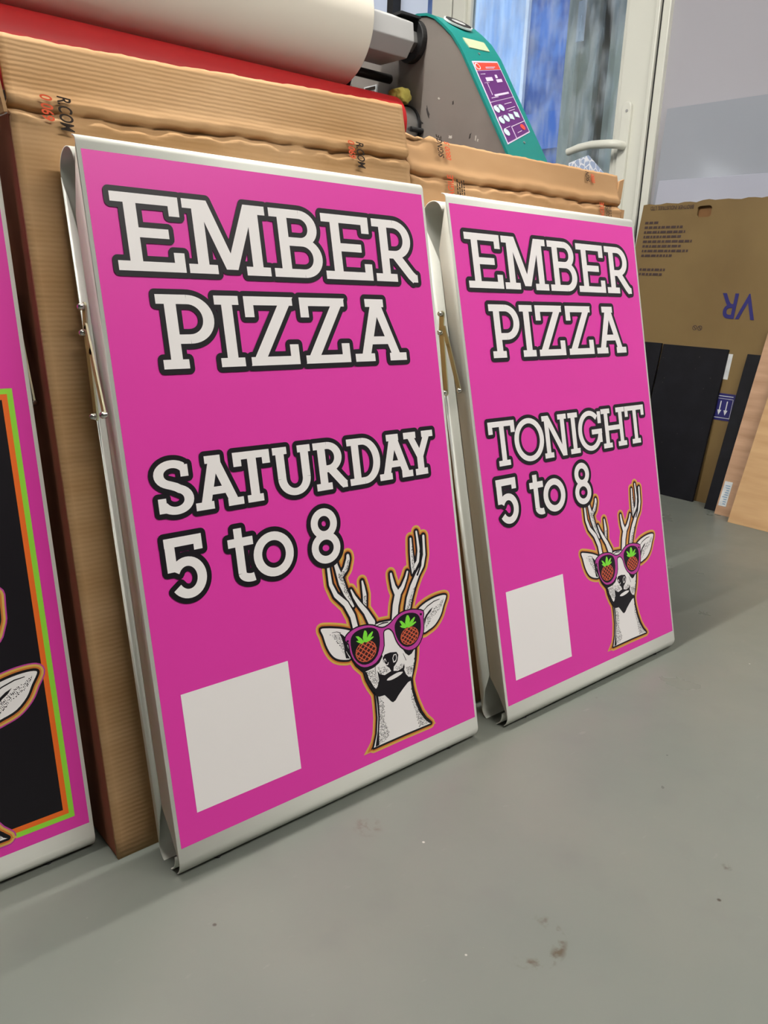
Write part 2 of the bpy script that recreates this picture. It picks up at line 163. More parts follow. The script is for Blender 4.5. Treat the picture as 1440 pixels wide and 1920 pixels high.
# painted concrete floor: fine mottling, pale specks, scuffs and a ring stain (dirt that belongs to the floor)
def floor_mat():
    m = mat('grey_painted_concrete', (99, 104, 98), 0.33, spec=0.4)
    b = m.node_tree.nodes['Principled BSDF']
    tc = N(m, 'ShaderNodeTexCoord')
    def noise(sc, det=4.0, stretch=None):
        n = N(m, 'ShaderNodeTexNoise', Scale=sc, Detail=det)
        if stretch:
            mp = N(m, 'ShaderNodeMapping'); mp.inputs['Scale'].default_value = stretch; lk(m, tc, 'Object', mp, 'Vector'); lk(m, mp, 'Vector', n, 'Vector')
        else: lk(m, tc, 'Object', n, 'Vector')
        return n
    def rng(src, so, a, c, lo=0.0, hi=1.0):
        r = N(m, 'ShaderNodeMapRange'); r.inputs['From Min'].default_value = a; r.inputs['From Max'].default_value = c
        r.inputs['To Min'].default_value = lo; r.inputs['To Max'].default_value = hi; lk(m, src, so, r, 'Value'); return r
    def mul(a, ao, c, co):
        q = N(m, 'ShaderNodeMath', operation='MULTIPLY'); lk(m, a, ao, q, 0); lk(m, c, co, q, 1); return q
    def mix(prev, fac, fo, rgb):
        x = N(m, 'ShaderNodeMix', data_type='RGBA'); lk(m, fac, fo, x, 0)
        if prev is None: x.inputs[6].default_value = lin((99, 104, 98))
        else: lk(m, prev, 2, x, 6)
        x.inputs[7].default_value = lin(rgb); return x
    c = mix(None, rng(noise(3.0, 6), 'Fac', 0.35, 0.7), 'Result', (107, 109, 102))
    c = mix(c, rng(noise(14, 8), 'Fac', 0.55, 0.8, 0, 0.5), 'Result', (97, 98, 94))
    # pale specks
    v = N(m, 'ShaderNodeTexVoronoi', Scale=16.0, Randomness=1.0); lk(m, tc, 'Object', v, 'Vector')
    sp = mul(rng(v, 'Distance', 0.035, 0.02), 'Result', rng(noise(9, 1), 'Fac', 0.52, 0.56), 'Result')
    c = mix(c, sp, 'Value', (170, 168, 160))
    v2 = N(m, 'ShaderNodeTexVoronoi', Scale=9.0, Randomness=1.0); lk(m, tc, 'Object', v2, 'Vector')
    mp2 = N(m, 'ShaderNodeMapping'); mp2.inputs['Location'].default_value = (3.3, 1.7, 0); lk(m, tc, 'Object', mp2, 'Vector'); lk(m, mp2, 'Vector', v2, 'Vector')
    sp2 = mul(rng(v2, 'Distance', 0.03, 0.018), 'Result', rng(noise(7, 1), 'Fac', 0.54, 0.58), 'Result')
    c = mix(c, sp2, 'Value', (60, 54, 46))
    # pale scratchy patches
    sc_ = mul(rng(noise(30, 6, (1, 2.6, 1)), 'Fac', 0.66, 0.78), 'Result', rng(noise(2.5, 2), 'Fac', 0.5, 0.62), 'Result')
    c = mix(c, rng(sc_, 'Value', 0, 1, 0, 0.45), 'Result', (130, 129, 124))
    # stains with their own place: an arc of dried dirt, two small smudges
    def stain(cx, cy, r0, w, a0, prev, rgb, strength):
        vm = N(m, 'ShaderNodeVectorMath', operation='DISTANCE'); vm.inputs[1].default_value = (cx, cy, 0); lk(m, tc, 'Object', vm, 0)
        d = N(m, 'ShaderNodeMath', operation='SUBTRACT'); lk(m, vm, 'Value', d, 0); d.inputs[1].default_value = r0
        ab = N(m, 'ShaderNodeMath', operation='ABSOLUTE'); lk(m, d, 'Value', ab, 0)
        k = rng(ab, 'Value', w, w * 0.3)
        q = mul(k, 'Result', rng(noise(55, 5), 'Fac', 0.47, 0.6), 'Result')
        if a0 is not None:
            dt = N(m, 'ShaderNodeVectorMath', operation='DOT_PRODUCT'); dt.inputs[1].default_value = (a0[0], a0[1], 0)
            sb = N(m, 'ShaderNodeVectorMath', operation='SUBTRACT'); sb.inputs[1].default_value = (cx, cy, 0); lk(m, tc, 'Object', sb, 0); lk(m, sb, 'Vector', dt, 0)
            q = mul(q, 'Value', rng(dt, 'Value', -0.006, 0.012), 'Result')
        f = rng(q, 'Value', 0, 1, 0, strength)
        return mix(prev, f, 'Result', rgb)
    c = stain(0.252, -0.318, 0.035, 0.009, (0.35, -0.94), c, (70, 60, 44), 0.85)
    c = stain(0.232, -0.065, 0.0, 0.022, None, c, (80, 56, 46), 0.7)
    c = stain(0.539, -0.399, 0.0, 0.008, None, c, (62, 54, 42), 0.9)
    lk(m, c, 2, b, 'Base Color')
    rr = rng(noise(5, 5), 'Fac', 0.3, 0.7, 0.26, 0.42); lk(m, rr, 'Result', b, 'Roughness')
    bp = N(m, 'ShaderNodeBump', Strength=0.06, Distance=0.004); lk(m, noise(25, 4), 'Fac', bp, 'Height'); lk(m, bp, 'Normal', b, 'Normal')
    return m
M['floor'] = floor_mat()

# ------------------------------------------------------------------ mesh helpers
class MB:
    def __init__(s): s.v = []; s.f = []; s.m = []
    def face(s, pts, mi=0):
        i = len(s.v); s.v += [tuple(p) for p in pts]; s.f.append(tuple(range(i, i + len(pts)))); s.m.append(mi)
    def box(s, a, b, mi=0):
        x0, y0, z0 = a; x1, y1, z1 = b; i = len(s.v)
        s.v += [(x0, y0, z0), (x1, y0, z0), (x1, y1, z0), (x0, y1, z0), (x0, y0, z1), (x1, y0, z1), (x1, y1, z1), (x0, y1, z1)]
        for q in ((3, 2, 1, 0), (4, 5, 6, 7), (0, 1, 5, 4), (1, 2, 6, 5), (2, 3, 7, 6), (3, 0, 4, 7)):
            s.f.append(tuple(i + k for k in q)); s.m.append(mi)
        return s
    def cyl(s, p0, p1, r0, r1=None, n=32, mi=0, caps=True):
        p0 = Vector(p0); p1 = Vector(p1); r1 = r0 if r1 is None else r1
        d = (p1 - p0).normalized(); a = d.orthogonal().normalized(); b = d.cross(a); i = len(s.v)
        for p, r in ((p0, r0), (p1, r1)):
            for k in range(n):
                t = 2 * PI * k / n; s.v.append(tuple(p + (a * math.cos(t) + b * math.sin(t)) * r))
        for k in range(n):
            s.f.append((i + k, i + (k + 1) % n, i + n + (k + 1) % n, i + n + k)); s.m.append(mi)
        if caps:
            s.f.append(tuple(i + k for k in range(n - 1, -1, -1))); s.m.append(mi)
            s.f.append(tuple(i + n + k for k in range(n))); s.m.append(mi)
        return s
    def tube(s, pts, r, n=12, mi=0):
        pts = [Vector(p) for p in pts]; i = len(s.v); a = None
        rs = r if isinstance(r, (list, tuple)) else [r] * len(pts)
        for j, p in enumerate(pts):
            d = (pts[min(j + 1, len(pts) - 1)] - pts[max(j - 1, 0)]).normalized()
            a = d.orthogonal().normalized() if a is None else (a - d * a.dot(d)).normalized()
            b = d.cross(a)
            for k in range(n):
                t = 2 * PI * k / n; s.v.append(tuple(p + (a * math.cos(t) + b * math.sin(t)) * rs[j]))
        for j in range(len(pts) - 1):
            for k in range(n):
                s.f.append((i + j * n + k, i + j * n + (k + 1) % n, i + (j + 1) * n + (k + 1) % n, i + (j + 1) * n + k)); s.m.append(mi)
        s.f.append(tuple(i + k for k in range(n - 1, -1, -1))); s.m.append(mi)
        e = i + (len(pts) - 1) * n; s.f.append(tuple(e + k for k in range(n))); s.m.append(mi)
        return s
    def prism(s, poly, fn, d0, d1, mi=0):
        """poly 2-D outline, fn(a, b, d) -> xyz, extruded from d0 to d1"""
        i = len(s.v); n = len(poly)
        for d in (d0, d1): s.v += [tuple(fn(a, b, d)) for a, b in poly]
        s.f.append(tuple(i + k for k in range(n - 1, -1, -1))); s.m.append(mi)
        s.f.append(tuple(i + n + k for k in range(n))); s.m.append(mi)
        for k in range(n):
            s.f.append((i + k, i + (k + 1) % n, i + n + (k + 1) % n, i + n + k)); s.m.append(mi)
        return s
    def build(s, name, mats, parent=None, smooth=False, bevel=0.0, solid=0.0, weld=False):
        me = bpy.data.meshes.new(name); me.from_pydata(s.v, [], s.f)
        mats = mats if isinstance(mats, (list, tuple)) else [mats]
        for q in mats: me.materials.append(q)
        me.polygons.foreach_set('material_index', s.m)
        if s.nofix is False:
            bm = bmesh.new(); bm.from_mesh(me)
            if weld: bmesh.ops.remove_doubles(bm, verts=bm.verts, dist=1e-5)
            bmesh.ops.recalc_face_normals(bm, faces=bm.faces); bm.to_mesh(me); bm.free()
        o = bpy.data.objects.new(name, me); COL.objects.link(o)
        if parent is not None: o.parent = parent
        if smooth:
            for p in me.polygons: p.use_smooth = True
        if solid:
            md = o.modifiers.new('thickness', 'SOLIDIFY'); md.thickness = solid; md.offset = -1.0
        if bevel:
            md = o.modifiers.new('edge', 'BEVEL'); md.width = bevel; md.segments = 2; md.limit_method = 'ANGLE'
        me.update(); return o
    nofix = False

def tag(o, label=None, cat=None, group=None, kind=None):
    if label: o['label'] = label
    if cat: o['category'] = cat
    if group: o['group'] = group
    if kind: o['kind'] = kind
    return o

def empty(name, loc, rot=(0, 0, 0)):
    o = bpy.data.objects.new(name, None); COL.objects.link(o); o.location = loc; o.rotation_euler = rot
    o.empty_display_size = 0.05; return o

def smooth_angle(o, deg=40):
    for p in o.data.polygons: p.use_smooth = True
    o.data.set_sharp_from_angle(angle=math.radians(deg))

def struct(o): return tag(o, kind='structure')

# ------------------------------------------------------------------ flat print helpers (u right, v up)
def inside(p, poly):
    c = False
    for k in range(len(poly)):
        a, b = poly[k], poly[k - 1]
        if (a[1] > p[1]) != (b[1] > p[1]) and p[0] < (b[0] - a[0]) * (p[1] - a[1]) / (b[1] - a[1]) + a[0]: c = not c
    return c
def covered(x, y, bbs):
    x /= 1000; y /= 1000
    bb, polys = bbs
    for k in np.nonzero((bb[:, 0] <= x) & (bb[:, 1] >= x) & (bb[:, 2] <= y) & (bb[:, 3] >= y))[0]:
        if inside((x, y), polys[k]): return True
    return False

class Ink:
    """flat printed shapes; fn(u, v, layer) places them"""
    def __init__(s, fn): s.mb = MB(); s.mb.nofix = True; s.fn = fn; s.grp = {}
    def poly(s, pts, mi, lay): s.grp.setdefault((mi, lay), []).append(pts)
    def disc(s, c, r, mi, lay, n=12, ry=None):
        ry = r if ry is None else ry
        s.poly([(c[0] + r * math.cos(2 * PI * k / n), c[1] + ry * math.sin(2 * PI * k / n)) for k in range(n)], mi, lay)
    def capsule(s, p, q, r0, r1, mi, lay, n=14, ends=True):
        dx, dy = q[0] - p[0], q[1] - p[1]; L = math.hypot(dx, dy)
        if L < 1e-7: return s.disc(p, r0, mi, lay, n)
        nx, ny = -dy / L, dx / L
        s.poly([(p[0] - nx * r0, p[1] - ny * r0), (q[0] - nx * r1, q[1] - ny * r1), (q[0] + nx * r1, q[1] + ny * r1), (p[0] + nx * r0, p[1] + ny * r0)], mi, lay)
        if ends: s.disc(p, r0, mi, lay, n); s.disc(q, r1, mi, lay, n)
    def fat(s, pts, e, mi, lay, fill=True):
        if fill: s.poly(pts, mi, lay)
        for k in range(len(pts)): s.capsule(pts[k], pts[(k + 1) % len(pts)], e, e, mi, lay)
    def stroke(s, pts, mi, lay, e=0.0, minr=0.0):
        for a, b in zip(pts, pts[1:]): s.capsule(a, b, max(a[2] + e, minr), max(b[2] + e, minr), mi, lay)
    def build(s, name, mats, parent):
        # every layer becomes one clean union of its shapes
        for (mi, lay), polys in sorted(s.grp.items(), key=lambda t: t[0][1]):
            V, F = [], []
            polys_bb = (np.array([(min(q[0] for q in p), max(q[0] for q in p), min(q[1] for q in p), max(q[1] for q in p)) for p in polys]), polys)
            for p in polys:
                ar = sum(p[k - 1][0] * p[k][1] - p[k][0] * p[k - 1][1] for k in range(len(p)))
                if abs(ar) < 1e-12: continue
                i = len(V); V += [Vector((a * 1000, b * 1000)) for a, b in (p if ar > 0 else p[::-1])]; F.append(list(range(i, i + len(p))))
            vo, eo, fo, _a, _b, src = delaunay_2d_cdt(V, [], F, 1, 1e-4)
            fo = [f for f in fo if covered(sum(vo[k].x for k in f) / len(f), sum(vo[k].y for k in f) / len(f), polys_bb)]
            i = len(s.mb.v); s.mb.v += [tuple(s.fn(v.x / 1000, v.y / 1000, lay)) for v in vo]
            s.mb.f += [tuple(i + k for k in f) for f in fo]; s.mb.m += [mi] * len(fo)
        return s.mb.build(name, mats, parent)

def bez(p0, p1, p2, n=12):
    return [((1 - t) ** 2 * p0[0] + 2 * t * (1 - t) * p1[0] + t * t * p2[0], (1 - t) ** 2 * p0[1] + 2 * t * (1 - t) * p1[1] + t * t * p2[1]) for t in (k / n for k in range(n + 1))]
def arc(cx, cy, rx, ry, a0, a1, n=20):
    return [(cx + rx * math.cos(math.radians(a0 + (a1 - a0) * k / n)), cy + ry * math.sin(math.radians(a0 + (a1 - a0) * k / n))) for k in range(n + 1)]
def smoothpoly(pts, n=3):
    """closed Catmull-Rom refinement of an outline"""
    out = []; L = len(pts)
    for i in range(L):
        p0, p1, p2, p3 = (pts[(i + k - 1) % L] for k in range(4))
        for j in range(n):
            t = j / n
            out.append(tuple(0.5 * (2 * p1[c] + (p2[c] - p0[c]) * t + (2 * p0[c] - 5 * p1[c] + 4 * p2[c] - p3[c]) * t * t + (3 * p1[c] - p0[c] - 3 * p2[c] + p3[c]) * t ** 3) for c in (0, 1)))
    return out

# slab-serif letters drawn as strokes; every stroke is a list of quads
def glyph(ch, x0, x1, y0, y1, tv, th, ax=None):
    Q = []
    w = x1 - x0; h = y1 - y0
    def X(a): return x0 + a * w
    def Y(b): return y0 + b * h
    def hb(xa, xb, yc, t=th): Q.append([(xa, yc - t / 2), (xb, yc - t / 2), (xb, yc + t / 2), (xa, yc + t / 2)])
    def vb(xc, ya, yb, t=tv): Q.append([(xc - t / 2, ya), (xc + t / 2, ya), (xc + t / 2, yb), (xc - t / 2, yb)])
    def dg(xa, ya, xb, yb, t=tv): # diagonal with horizontal ends
        k = t / 2 * 1.08; Q.append([(xa - k, ya), (xa + k, ya), (xb + k, yb), (xb - k, yb)])
    def rib(pts, tvv=None, thh=None):
        a = tvv or tv; b = thh or th; L = len(pts); o = []
        for i, p in enumerate(pts):
            q0 = pts[max(i - 1, 0)]; q1 = pts[min(i + 1, L - 1)]
            dx, dy = q1[0] - q0[0], q1[1] - q0[1]; d = math.hypot(dx, dy); dx /= d; dy /= d
            t = math.hypot(a * dy, b * dx) / 2; o.append(((p[0] - dy * t, p[1] + dx * t), (p[0] + dy * t, p[1] - dx * t)))
        for (l0, r0), (l1, r1) in zip(o, o[1:]): Q.append([l0, r0, r1, l1])
    T, B = y1 - th / 2, y0 + th / 2
    sv = 0.26 * h   # hanging serif length
    st = tv * 0.9
    if ch == 'E':
        s_ = X(0.27); vb(s_, y0, y1); hb(x0, x1, T); hb(x0, x1, B); hb(s_, X(0.80), Y(0.5))
        vb(x1 - st / 2, y1 - sv, y1, st); vb(x1 - st / 2, y0, y0 + sv, st)
    elif ch == 'M':
        l, r = X(0.17), X(0.84); vb(l, y0, y1 - th * .5); vb(r, y0, y1 - th * .5); hb(x0, X(0.24), T); hb(X(0.78), x1, T)
        dg(X(0.215), y1, X(0.51), Y(0.07)); dg(X(0.80), y1, X(0.51), Y(0.07))
        hb(x0, X(0.335), B); hb(X(0.69), x1, B)
    elif ch in 'BRP':
        s_ = X(0.25 if ch != 'P' else 0.24); vb(s_, y0, y1)
        cut = {'B': 0.53, 'R': 0.44, 'P': 0.40}[ch]
        re = {'B': 0.94, 'R': 0.90, 'P': 1.0}[ch]
        yc = Y(cut) ; mid = (T + yc) / 2; ry = (T - yc) / 2
        xr = X(re) - tv / 2; rx = min(ry * 1.15, (xr - s_) * 0.72)
        hb(x0, xr - rx, T); hb(s_, xr - rx, yc)
        rib(arc(xr - rx, mid, rx, ry, 90, -90, 22))
        if ch == 'B':
            ry2 = (yc - B) / 2; xr2 = x1 - tv / 2; rx2 = min(ry2 * 1.15, (xr2 - s_) * .72)
            hb(x0, xr2 - rx2, B); hb(s_, xr2 - rx2, yc); rib(arc(xr2 - rx2, (yc + B) / 2, rx2, ry2, 90, -90, 22))
        else:
            hb(x0, X(0.50 if ch == 'R' else 0.45), B)
        if ch == 'R':
            rib([(X(0.50), yc), (X(0.84), y0 + th * .9), (X(0.93), y0 + th * .40)], tv, tv * .92)
            hb(X(0.88), x1, B); vb(x1 - st * .35, y0, y0 + sv * .42, st * .7)
    elif ch == 'I':
        hb(x0, x1, T); hb(x0, x1, B); vb((x0 + x1) / 2, y0, y1)
    elif ch == 'Z':
        hb(x0, X(0.97), T); hb(X(0.02), x1, B); dg(X(0.13), y0, X(0.87), y1, tv * 1.12)
        vb(x0 + st / 2, y1 - sv * 1.15, y1, st); vb(x1 - st / 2, y0, y0 + sv * 1.15, st)
    elif ch == 'A':
        a0, a1 = ax; hb(a0, a1, T); c = (a0 + a1) / 2 + tv * .12
        l, r = X(0.18), X(0.83); dg(l, y0, c, y1 - th * .3, tv * .98); dg(r, y0, c, y1 - th * .3, tv * .98)
        f = .34; hb(l + (c - l) * f, r + (c - r) * f, Y(0.335)); hb(x0, X(0.37), B); hb(X(0.665), x1, B)
    elif ch == 'S':
        c = (x0 + x1) / 2
        pts = arc(c, Y(0.735), w * .5 - tv / 2, h * .265 - th / 2, 38, 252, 20)[:-1]
        p2 = arc(c, Y(0.275), w * .5 - tv / 2, h * .275 - th / 2, 78, -150, 22)[1:]
        rib(pts + [(c - w * .04, Y(0.53)), (c + w * .06, Y(0.50))] + p2)
        vb(x1 - st * .75, Y(0.68), Y(0.90), st * .9); vb(x0 + st * .6, Y(0.05), Y(0.32), st * .9)
    elif ch == 'T':
        hb(x0, x1, T); vb((x0 + x1) / 2, y0, y1); vb(x0 + st / 2, y1 - sv * 1.05, y1, st); vb(x1 - st / 2, y1 - sv * 1.05, y1, st)
        hb(X(0.275), X(0.715), B)
    elif ch == 'U':
        l, r = X(0.18), X(0.83); hb(x0, X(0.37), T); hb(X(0.65), x1, T); yb = Y(0.36)
        vb(l, yb, y1); vb(r, yb, y1); rib(arc((l + r) / 2, yb, (r - l) / 2, yb - B, 180, 360, 22))
    elif ch == 'D':
        s_ = X(0.24); vb(s_, y0, y1); xr = x1 - tv / 2; rx = (xr - s_) * .66; hb(x0, xr - rx, T); hb(x0, xr - rx, B)
        rib(arc(xr - rx, (T + B) / 2, rx, (T - B) / 2, 90, -90, 26))
    elif ch == 'Y':
        c = X(0.5); k = Y(0.42); vb(c, y0, k + th * .3); dg(c, k, X(0.19), y1 - th * .3, tv * .95); dg(c, k, X(0.81), y1 - th * .3, tv * .95)
        hb(x0, X(0.41), T); hb(X(0.61), x1, T); hb(X(0.30), X(0.72), B)
    elif ch == 'O':
        rib(arc((x0 + x1) / 2, (y0 + y1) / 2, w / 2 - tv / 2, h / 2 - th / 2, 0, 365, 40))
    elif ch == 'N':
        l, r = X(0.17), X(0.82); vb(l, y0, y1); vb(r, y0, y1); dg(X(0.17), y1, X(0.82), y0, tv * 1.02); hb(x0, X(0.24), T); hb(X(0.64), x1, T); hb(x0, X(0.36), B)
    elif ch == 'G':
        c = (x0 + x1) / 2; rib(arc(c, (y0 + y1) / 2, w / 2 - tv / 2, h / 2 - th / 2, 44, 345, 34))
        vb(x1 - st * .55, Y(0.66), Y(0.96), st); hb(X(0.56), X(1.0), Y(0.46)); vb(x1 - st * .6, Y(0.18), Y(0.46), st)
    elif ch == 'H':
        l, r = X(0.19), X(0.81); vb(l, y0, y1); vb(r, y0, y1); hb(l, r, Y(0.5))
        for yy in (T, B): hb(x0, X(0.37), yy); hb(X(0.63), x1, yy)
    elif ch == '5':
        l = X(0.17); hb(X(0.02), X(0.96), T); vb(X(0.96) - st / 2, y1 - sv * .95, y1, st); vb(l - tv * .1, Y(0.46), y1, tv)
        cy = Y(0.335); ry = h * .335 - th / 2; rx = w * .47 - tv / 2; cx = X(0.51)
        rib(arc(cx, cy, rx, ry, 152, -148, 30))
    elif ch == 't':
        c = X(0.42); vb(c, Y(0.18), y1); hb(x0, X(0.97), Y(0.745)); rib(arc(c + w * .34, Y(0.18), w * .34, h * .18 - th / 2, 180, 292, 14))
    elif ch == 'o':
        rib(arc((x0 + x1) / 2, (y0 + y1) / 2, w / 2 - tv / 2, h / 2 - th / 2, 0, 365, 36))
    elif ch == '8':
        c = (x0 + x1) / 2
        rib(arc(c + w * .02, Y(0.725), w * .455 - tv / 2, h * .275 - th / 2, 0, 365, 32)); rib(arc(c, Y(0.285), w * .5 - tv / 2, h * .285 - th / 2, 0, 365, 34))
    return Q

E_, P_ = (.0148, .0108, .0064), (.0148, .0108, .0064)
LINES_TOP = [
    ([('E', .0236, .1052), ('M', .1098, .2225), ('B', .2285, .3055), ('E', .3095, .3902), ('R', .3965, .4748)], .6676, .7533, E_),
    ([('P', .0608, .1330), ('I', .1356, .1690), ('Z', .1765, .2505), ('Z', .2593, .3343), ('A', .3430, .4366, (.3689, .4022))], .5568, .6422, P_)]
T_ = (.0125, .0092, .0060)
SAT = ([('S', .0290, .0760), ('A', .0772, .1420, (.0950, .1162)), ('T', .1332, .1857), ('U', .1904, .2486), ('R', .2532, .3040), ('D', .3092, .3655), ('A', .3622, .4250, (.3803, .4030)), ('Y', .4131, .4710)], .3893, .4528, T_)
TON = ([('T', .0270, .0907), ('O', .0873, .1632), ('N', .1620, .2290), ('I', .2338, .2614), ('G', .2600, .3312), ('H', .3328, .4075), ('T', .4088, .4730)], .3838, .4558, (.0112, .0088, .0060))
HRS = ([('5', .0290, .0800)], .2895, .3632, (.0122, .0110, .0064))
HR2 = ([('t', .1115, .1478)], .2920, .3605, (.0112, .0105, .0064))
HR3 = ([('o', .1450, .2046)], .2914, .3486, (.0122, .0110, .0064))
HR4 = ([('8', .2325, .2795)], .2922, .3662, (.0112, .0102, .0064))

def lettering(name, parent, lines, fn):
    ink = Ink(fn)
    for letters, y0, y1, (tv, th, e) in lines:
        for L in letters:
            for q in glyph(L[0], L[1], L[2], y0, y1, tv, th, L[3] if len(L) > 3 else None):
                ink.fat(q, e, 0, 15); ink.poly(q, 1, 17)
    return ink.build(name, [M['pblack'], M['pwhite']], parent)

def deer(parent, fn, rim=False):
    ink = Ink(fn); A = ART
    mats = [M['ptan'], M['pbrown'], M['pblack'], M['pwhite'], M['pmag'], M['pgreen'], M['prust'], M['pmaroon'], M['plime']]
    earL, earR, head = smoothpoly(A['earL'], 3), smoothpoly(A['earR'], 3), A['head']
    outl = [earL, earR, head]
    for e, mi, lay in (((.0094, 4, 0),) if rim else ()) + ((.0077, 0, 1), (.0051, 1, 2), (.0031, 2, 3)):
        for s in A['antlers']: ink.stroke(s, mi, lay, e)
        for o in outl: ink.fat(o, e, mi, lay)
        if lay: ink.poly(A['base'][lay - 1], mi, lay)
    order = A['antlers']
    for i in (8, 9, 10, 1, 2, 4): ink.stroke(order[i], 2, 5, .0012)
    for i in (8, 9, 10, 1, 2, 4): ink.stroke(order[i], 3, 6, -.0004, .0006)
    for i in (0, 3, 5, 6, 7): ink.stroke(order[i], 2, 7, .0016)
    for i in (0, 3, 5, 6, 7): ink.stroke(order[i], 3, 8, -.0004, .0006)
    ink.poly(earL, 3, 8); ink.poly(earR, 3, 8); ink.poly(head, 3, 8)
    # halftone
    rnd = random.Random(3)
    def inside(p, poly):
        c = False
        for k in range(len(poly)):
            a, b = poly[k], poly[k - 1]
            if (a[1] > p[1]) != (b[1] > p[1]) and p[0] < (b[0] - a[0]) * (p[1] - a[1]) / (b[1] - a[1]) + a[0]: c = not c
        return c
    for poly in A['halftone']:
        xs = [p[0] for p in poly]; ys = [p[1] for p in poly]; st = .0021
        yy = min(ys); row = 0
        while yy < max(ys):
            xx = min(xs) + (row % 2) * st / 2
            while xx < max(xs):
                p = (xx + rnd.uniform(-1, 1) * .0003, yy + rnd.uniform(-1, 1) * .0003)
                if rnd.random() < .85 and inside(p, poly): ink.disc(p, rnd.uniform(.00045, .0009), 2, 9, 6)
                xx += st
            yy += st * .8; row += 1
    for poly in A['black']: ink.poly(poly, 2, 10)
    for s in A['blackline']: ink.stroke(s, 2, 10)
    ink.poly(smoothpoly(A['lip'], 2), 3, 11)
    for s in A['nostrils']: ink.stroke(s, 3, 11)
    fr = smoothpoly(A['frame'], 2)
    ink.fat(fr, .0019, 2, 11); ink.poly(fr, 4, 12)
    for nm in ('lensL', 'lensR'): ink.fat(smoothpoly(A[nm], 2), .0004, 2, 13)
    for d in A['dots']: ink.poly(d, 2, 13)
    for nm, (c, ex, ey) in (('leafL', A['pineL']), ('leafR', A['pineR'])):
        rx = abs(ex[0] - c[0]); ry = abs(ey[1] - c[1])
        ink.disc(c, rx, 6, 14, 24, ry); ink.disc(c, rx * .93, 7, 14.3, 24, ry * .93)
        for k in range(-2, 3):
            for sg in (1, -1):
                t = k * .36; L = math.sqrt(max(0, 1 - t * t)) * .97
                nx, ny = (.72, .69 * sg); dx, dy = (-ny, nx)
                p = (c[0] + (nx * t + dx * L) * rx, c[1] + (ny * t + dy * L) * ry); q = (c[0] + (nx * t - dx * L) * rx, c[1] + (ny * t - dy * L) * ry)
                ink.capsule(p, q, .00075, .00075, 6, 14.6, 8)
        for lf in A[nm]: ink.poly(lf, 5, 15)
    return ink.build('deer_emblem', mats, parent)

# ------------------------------------------------------------------ the folded A-boards
V0 = .035          # print origin above the bottom lip
PH = ART['H']; PW = .5
def shell(name, parent, rear):
    mb = MB()
    def dd(d): return (.054 - d) if rear else d
    r1, r2 = (.0085, .018) if not rear else (.0215, .0215)
    vb, vt = V0 - .0165, V0 + PH + .0080
    if rear: vb, vt = V0 - .012, V0 + PH - .010
    prof = []
    a1 = 64 if not rear else 178
    for k in range(15):     # bottom curl, from its lip to the face
        t = math.radians(a1 * (1 - k / 14)); prof.append((r2 - r2 * math.cos(t), vb - r2 * math.sin(t)))
    prof += [(0, vb + .03), (0, V0 + .2), (0, V0 + .5), (0, vt - .03)]
    for k in range(15):
        t = math.radians((84 if not rear else 178) * k / 14); prof.append((r1 - r1 * math.cos(t), vt + r1 * math.sin(t)))
    x0, x1 = -.0045, PW + .0045
    for (d0, v0), (d1, v1) in zip(prof, prof[1:]):
        mb.face([(x0, dd(d0), v0), (x1, dd(d0), v0), (x1, dd(d1), v1), (x0, dd(d1), v1)])
    # side returns, tapered at both ends
    for x in (x0, x1):
        mb.face([(x, dd(0), vb), (x, dd(.012), vb + .035), (x, dd(.0262), vb + .062), (x, dd(.0262), vt - .072), (x, dd(.010), vt - .030), (x, dd(0), vt - .004)])
    o = mb.build(name, [M['white_metal']], parent, weld=True)
    smooth_angle(o, 35)
    md = o.modifiers.new('sheet', 'SOLIDIFY'); md.thickness = .0014; md.offset = 0.0
    return o

def stay(parent, side):
    x = -.0065 if side < 0 else PW + .0065
    s = -1 if side < 0 else 1
    def arm(pts, w, name, m, off):
        mb = MB()
        for (v0, d0), (v1, d1) in zip(pts, pts[1:]):
            L = math.hypot(v1 - v0, d1 - d0); nv, nd = (d1 - d0) / L * w / 2, -(v1 - v0) / L * w / 2
            poly = [(v0 + nv, d0 + nd), (v1 + nv, d1 + nd), (v1 - nv, d1 - nd), (v0 - nv, d0 - nd)]
            mb.prism(poly, lambda a, b, t: (t, b, a), x + s * off, x + s * (off + .0022))
        for v, d in pts: mb.cyl((x + s * off, d, v), (x + s * (off + .0022), d, v), w / 2, n=16)
        return mb.build(name, m, parent)
    v = V0
    arm([(v + .634, .034), (v + .606, .040), (v + .512, .046)], .010, 'stay_arm', M['zinc'], 0)
    o = arm([(v + .612, .031), (v + .583, .0255), (v + .511, .0135)], .0075, 'stay_arm', M['zinc'], .003)
    for vv, dv in ((.634, .034), (.606, .040), (.512, .046), (.511, .0135)):
        mb = MB(); prof = [(.0042, 0), (.0042, .004), (.0034, .0062), (.0018, .0074), (.0002, .0077)]
        for (ra, ha), (rb, hb) in zip(prof, prof[1:]): mb.cyl((x + s * (.002 + ha), dv, v + vv), (x + s * (.002 + hb), dv, v + vv), ra, rb, 16, caps=False)
        smooth_angle(mb.build('rivet', M['chrome'], parent, weld=True), 50)

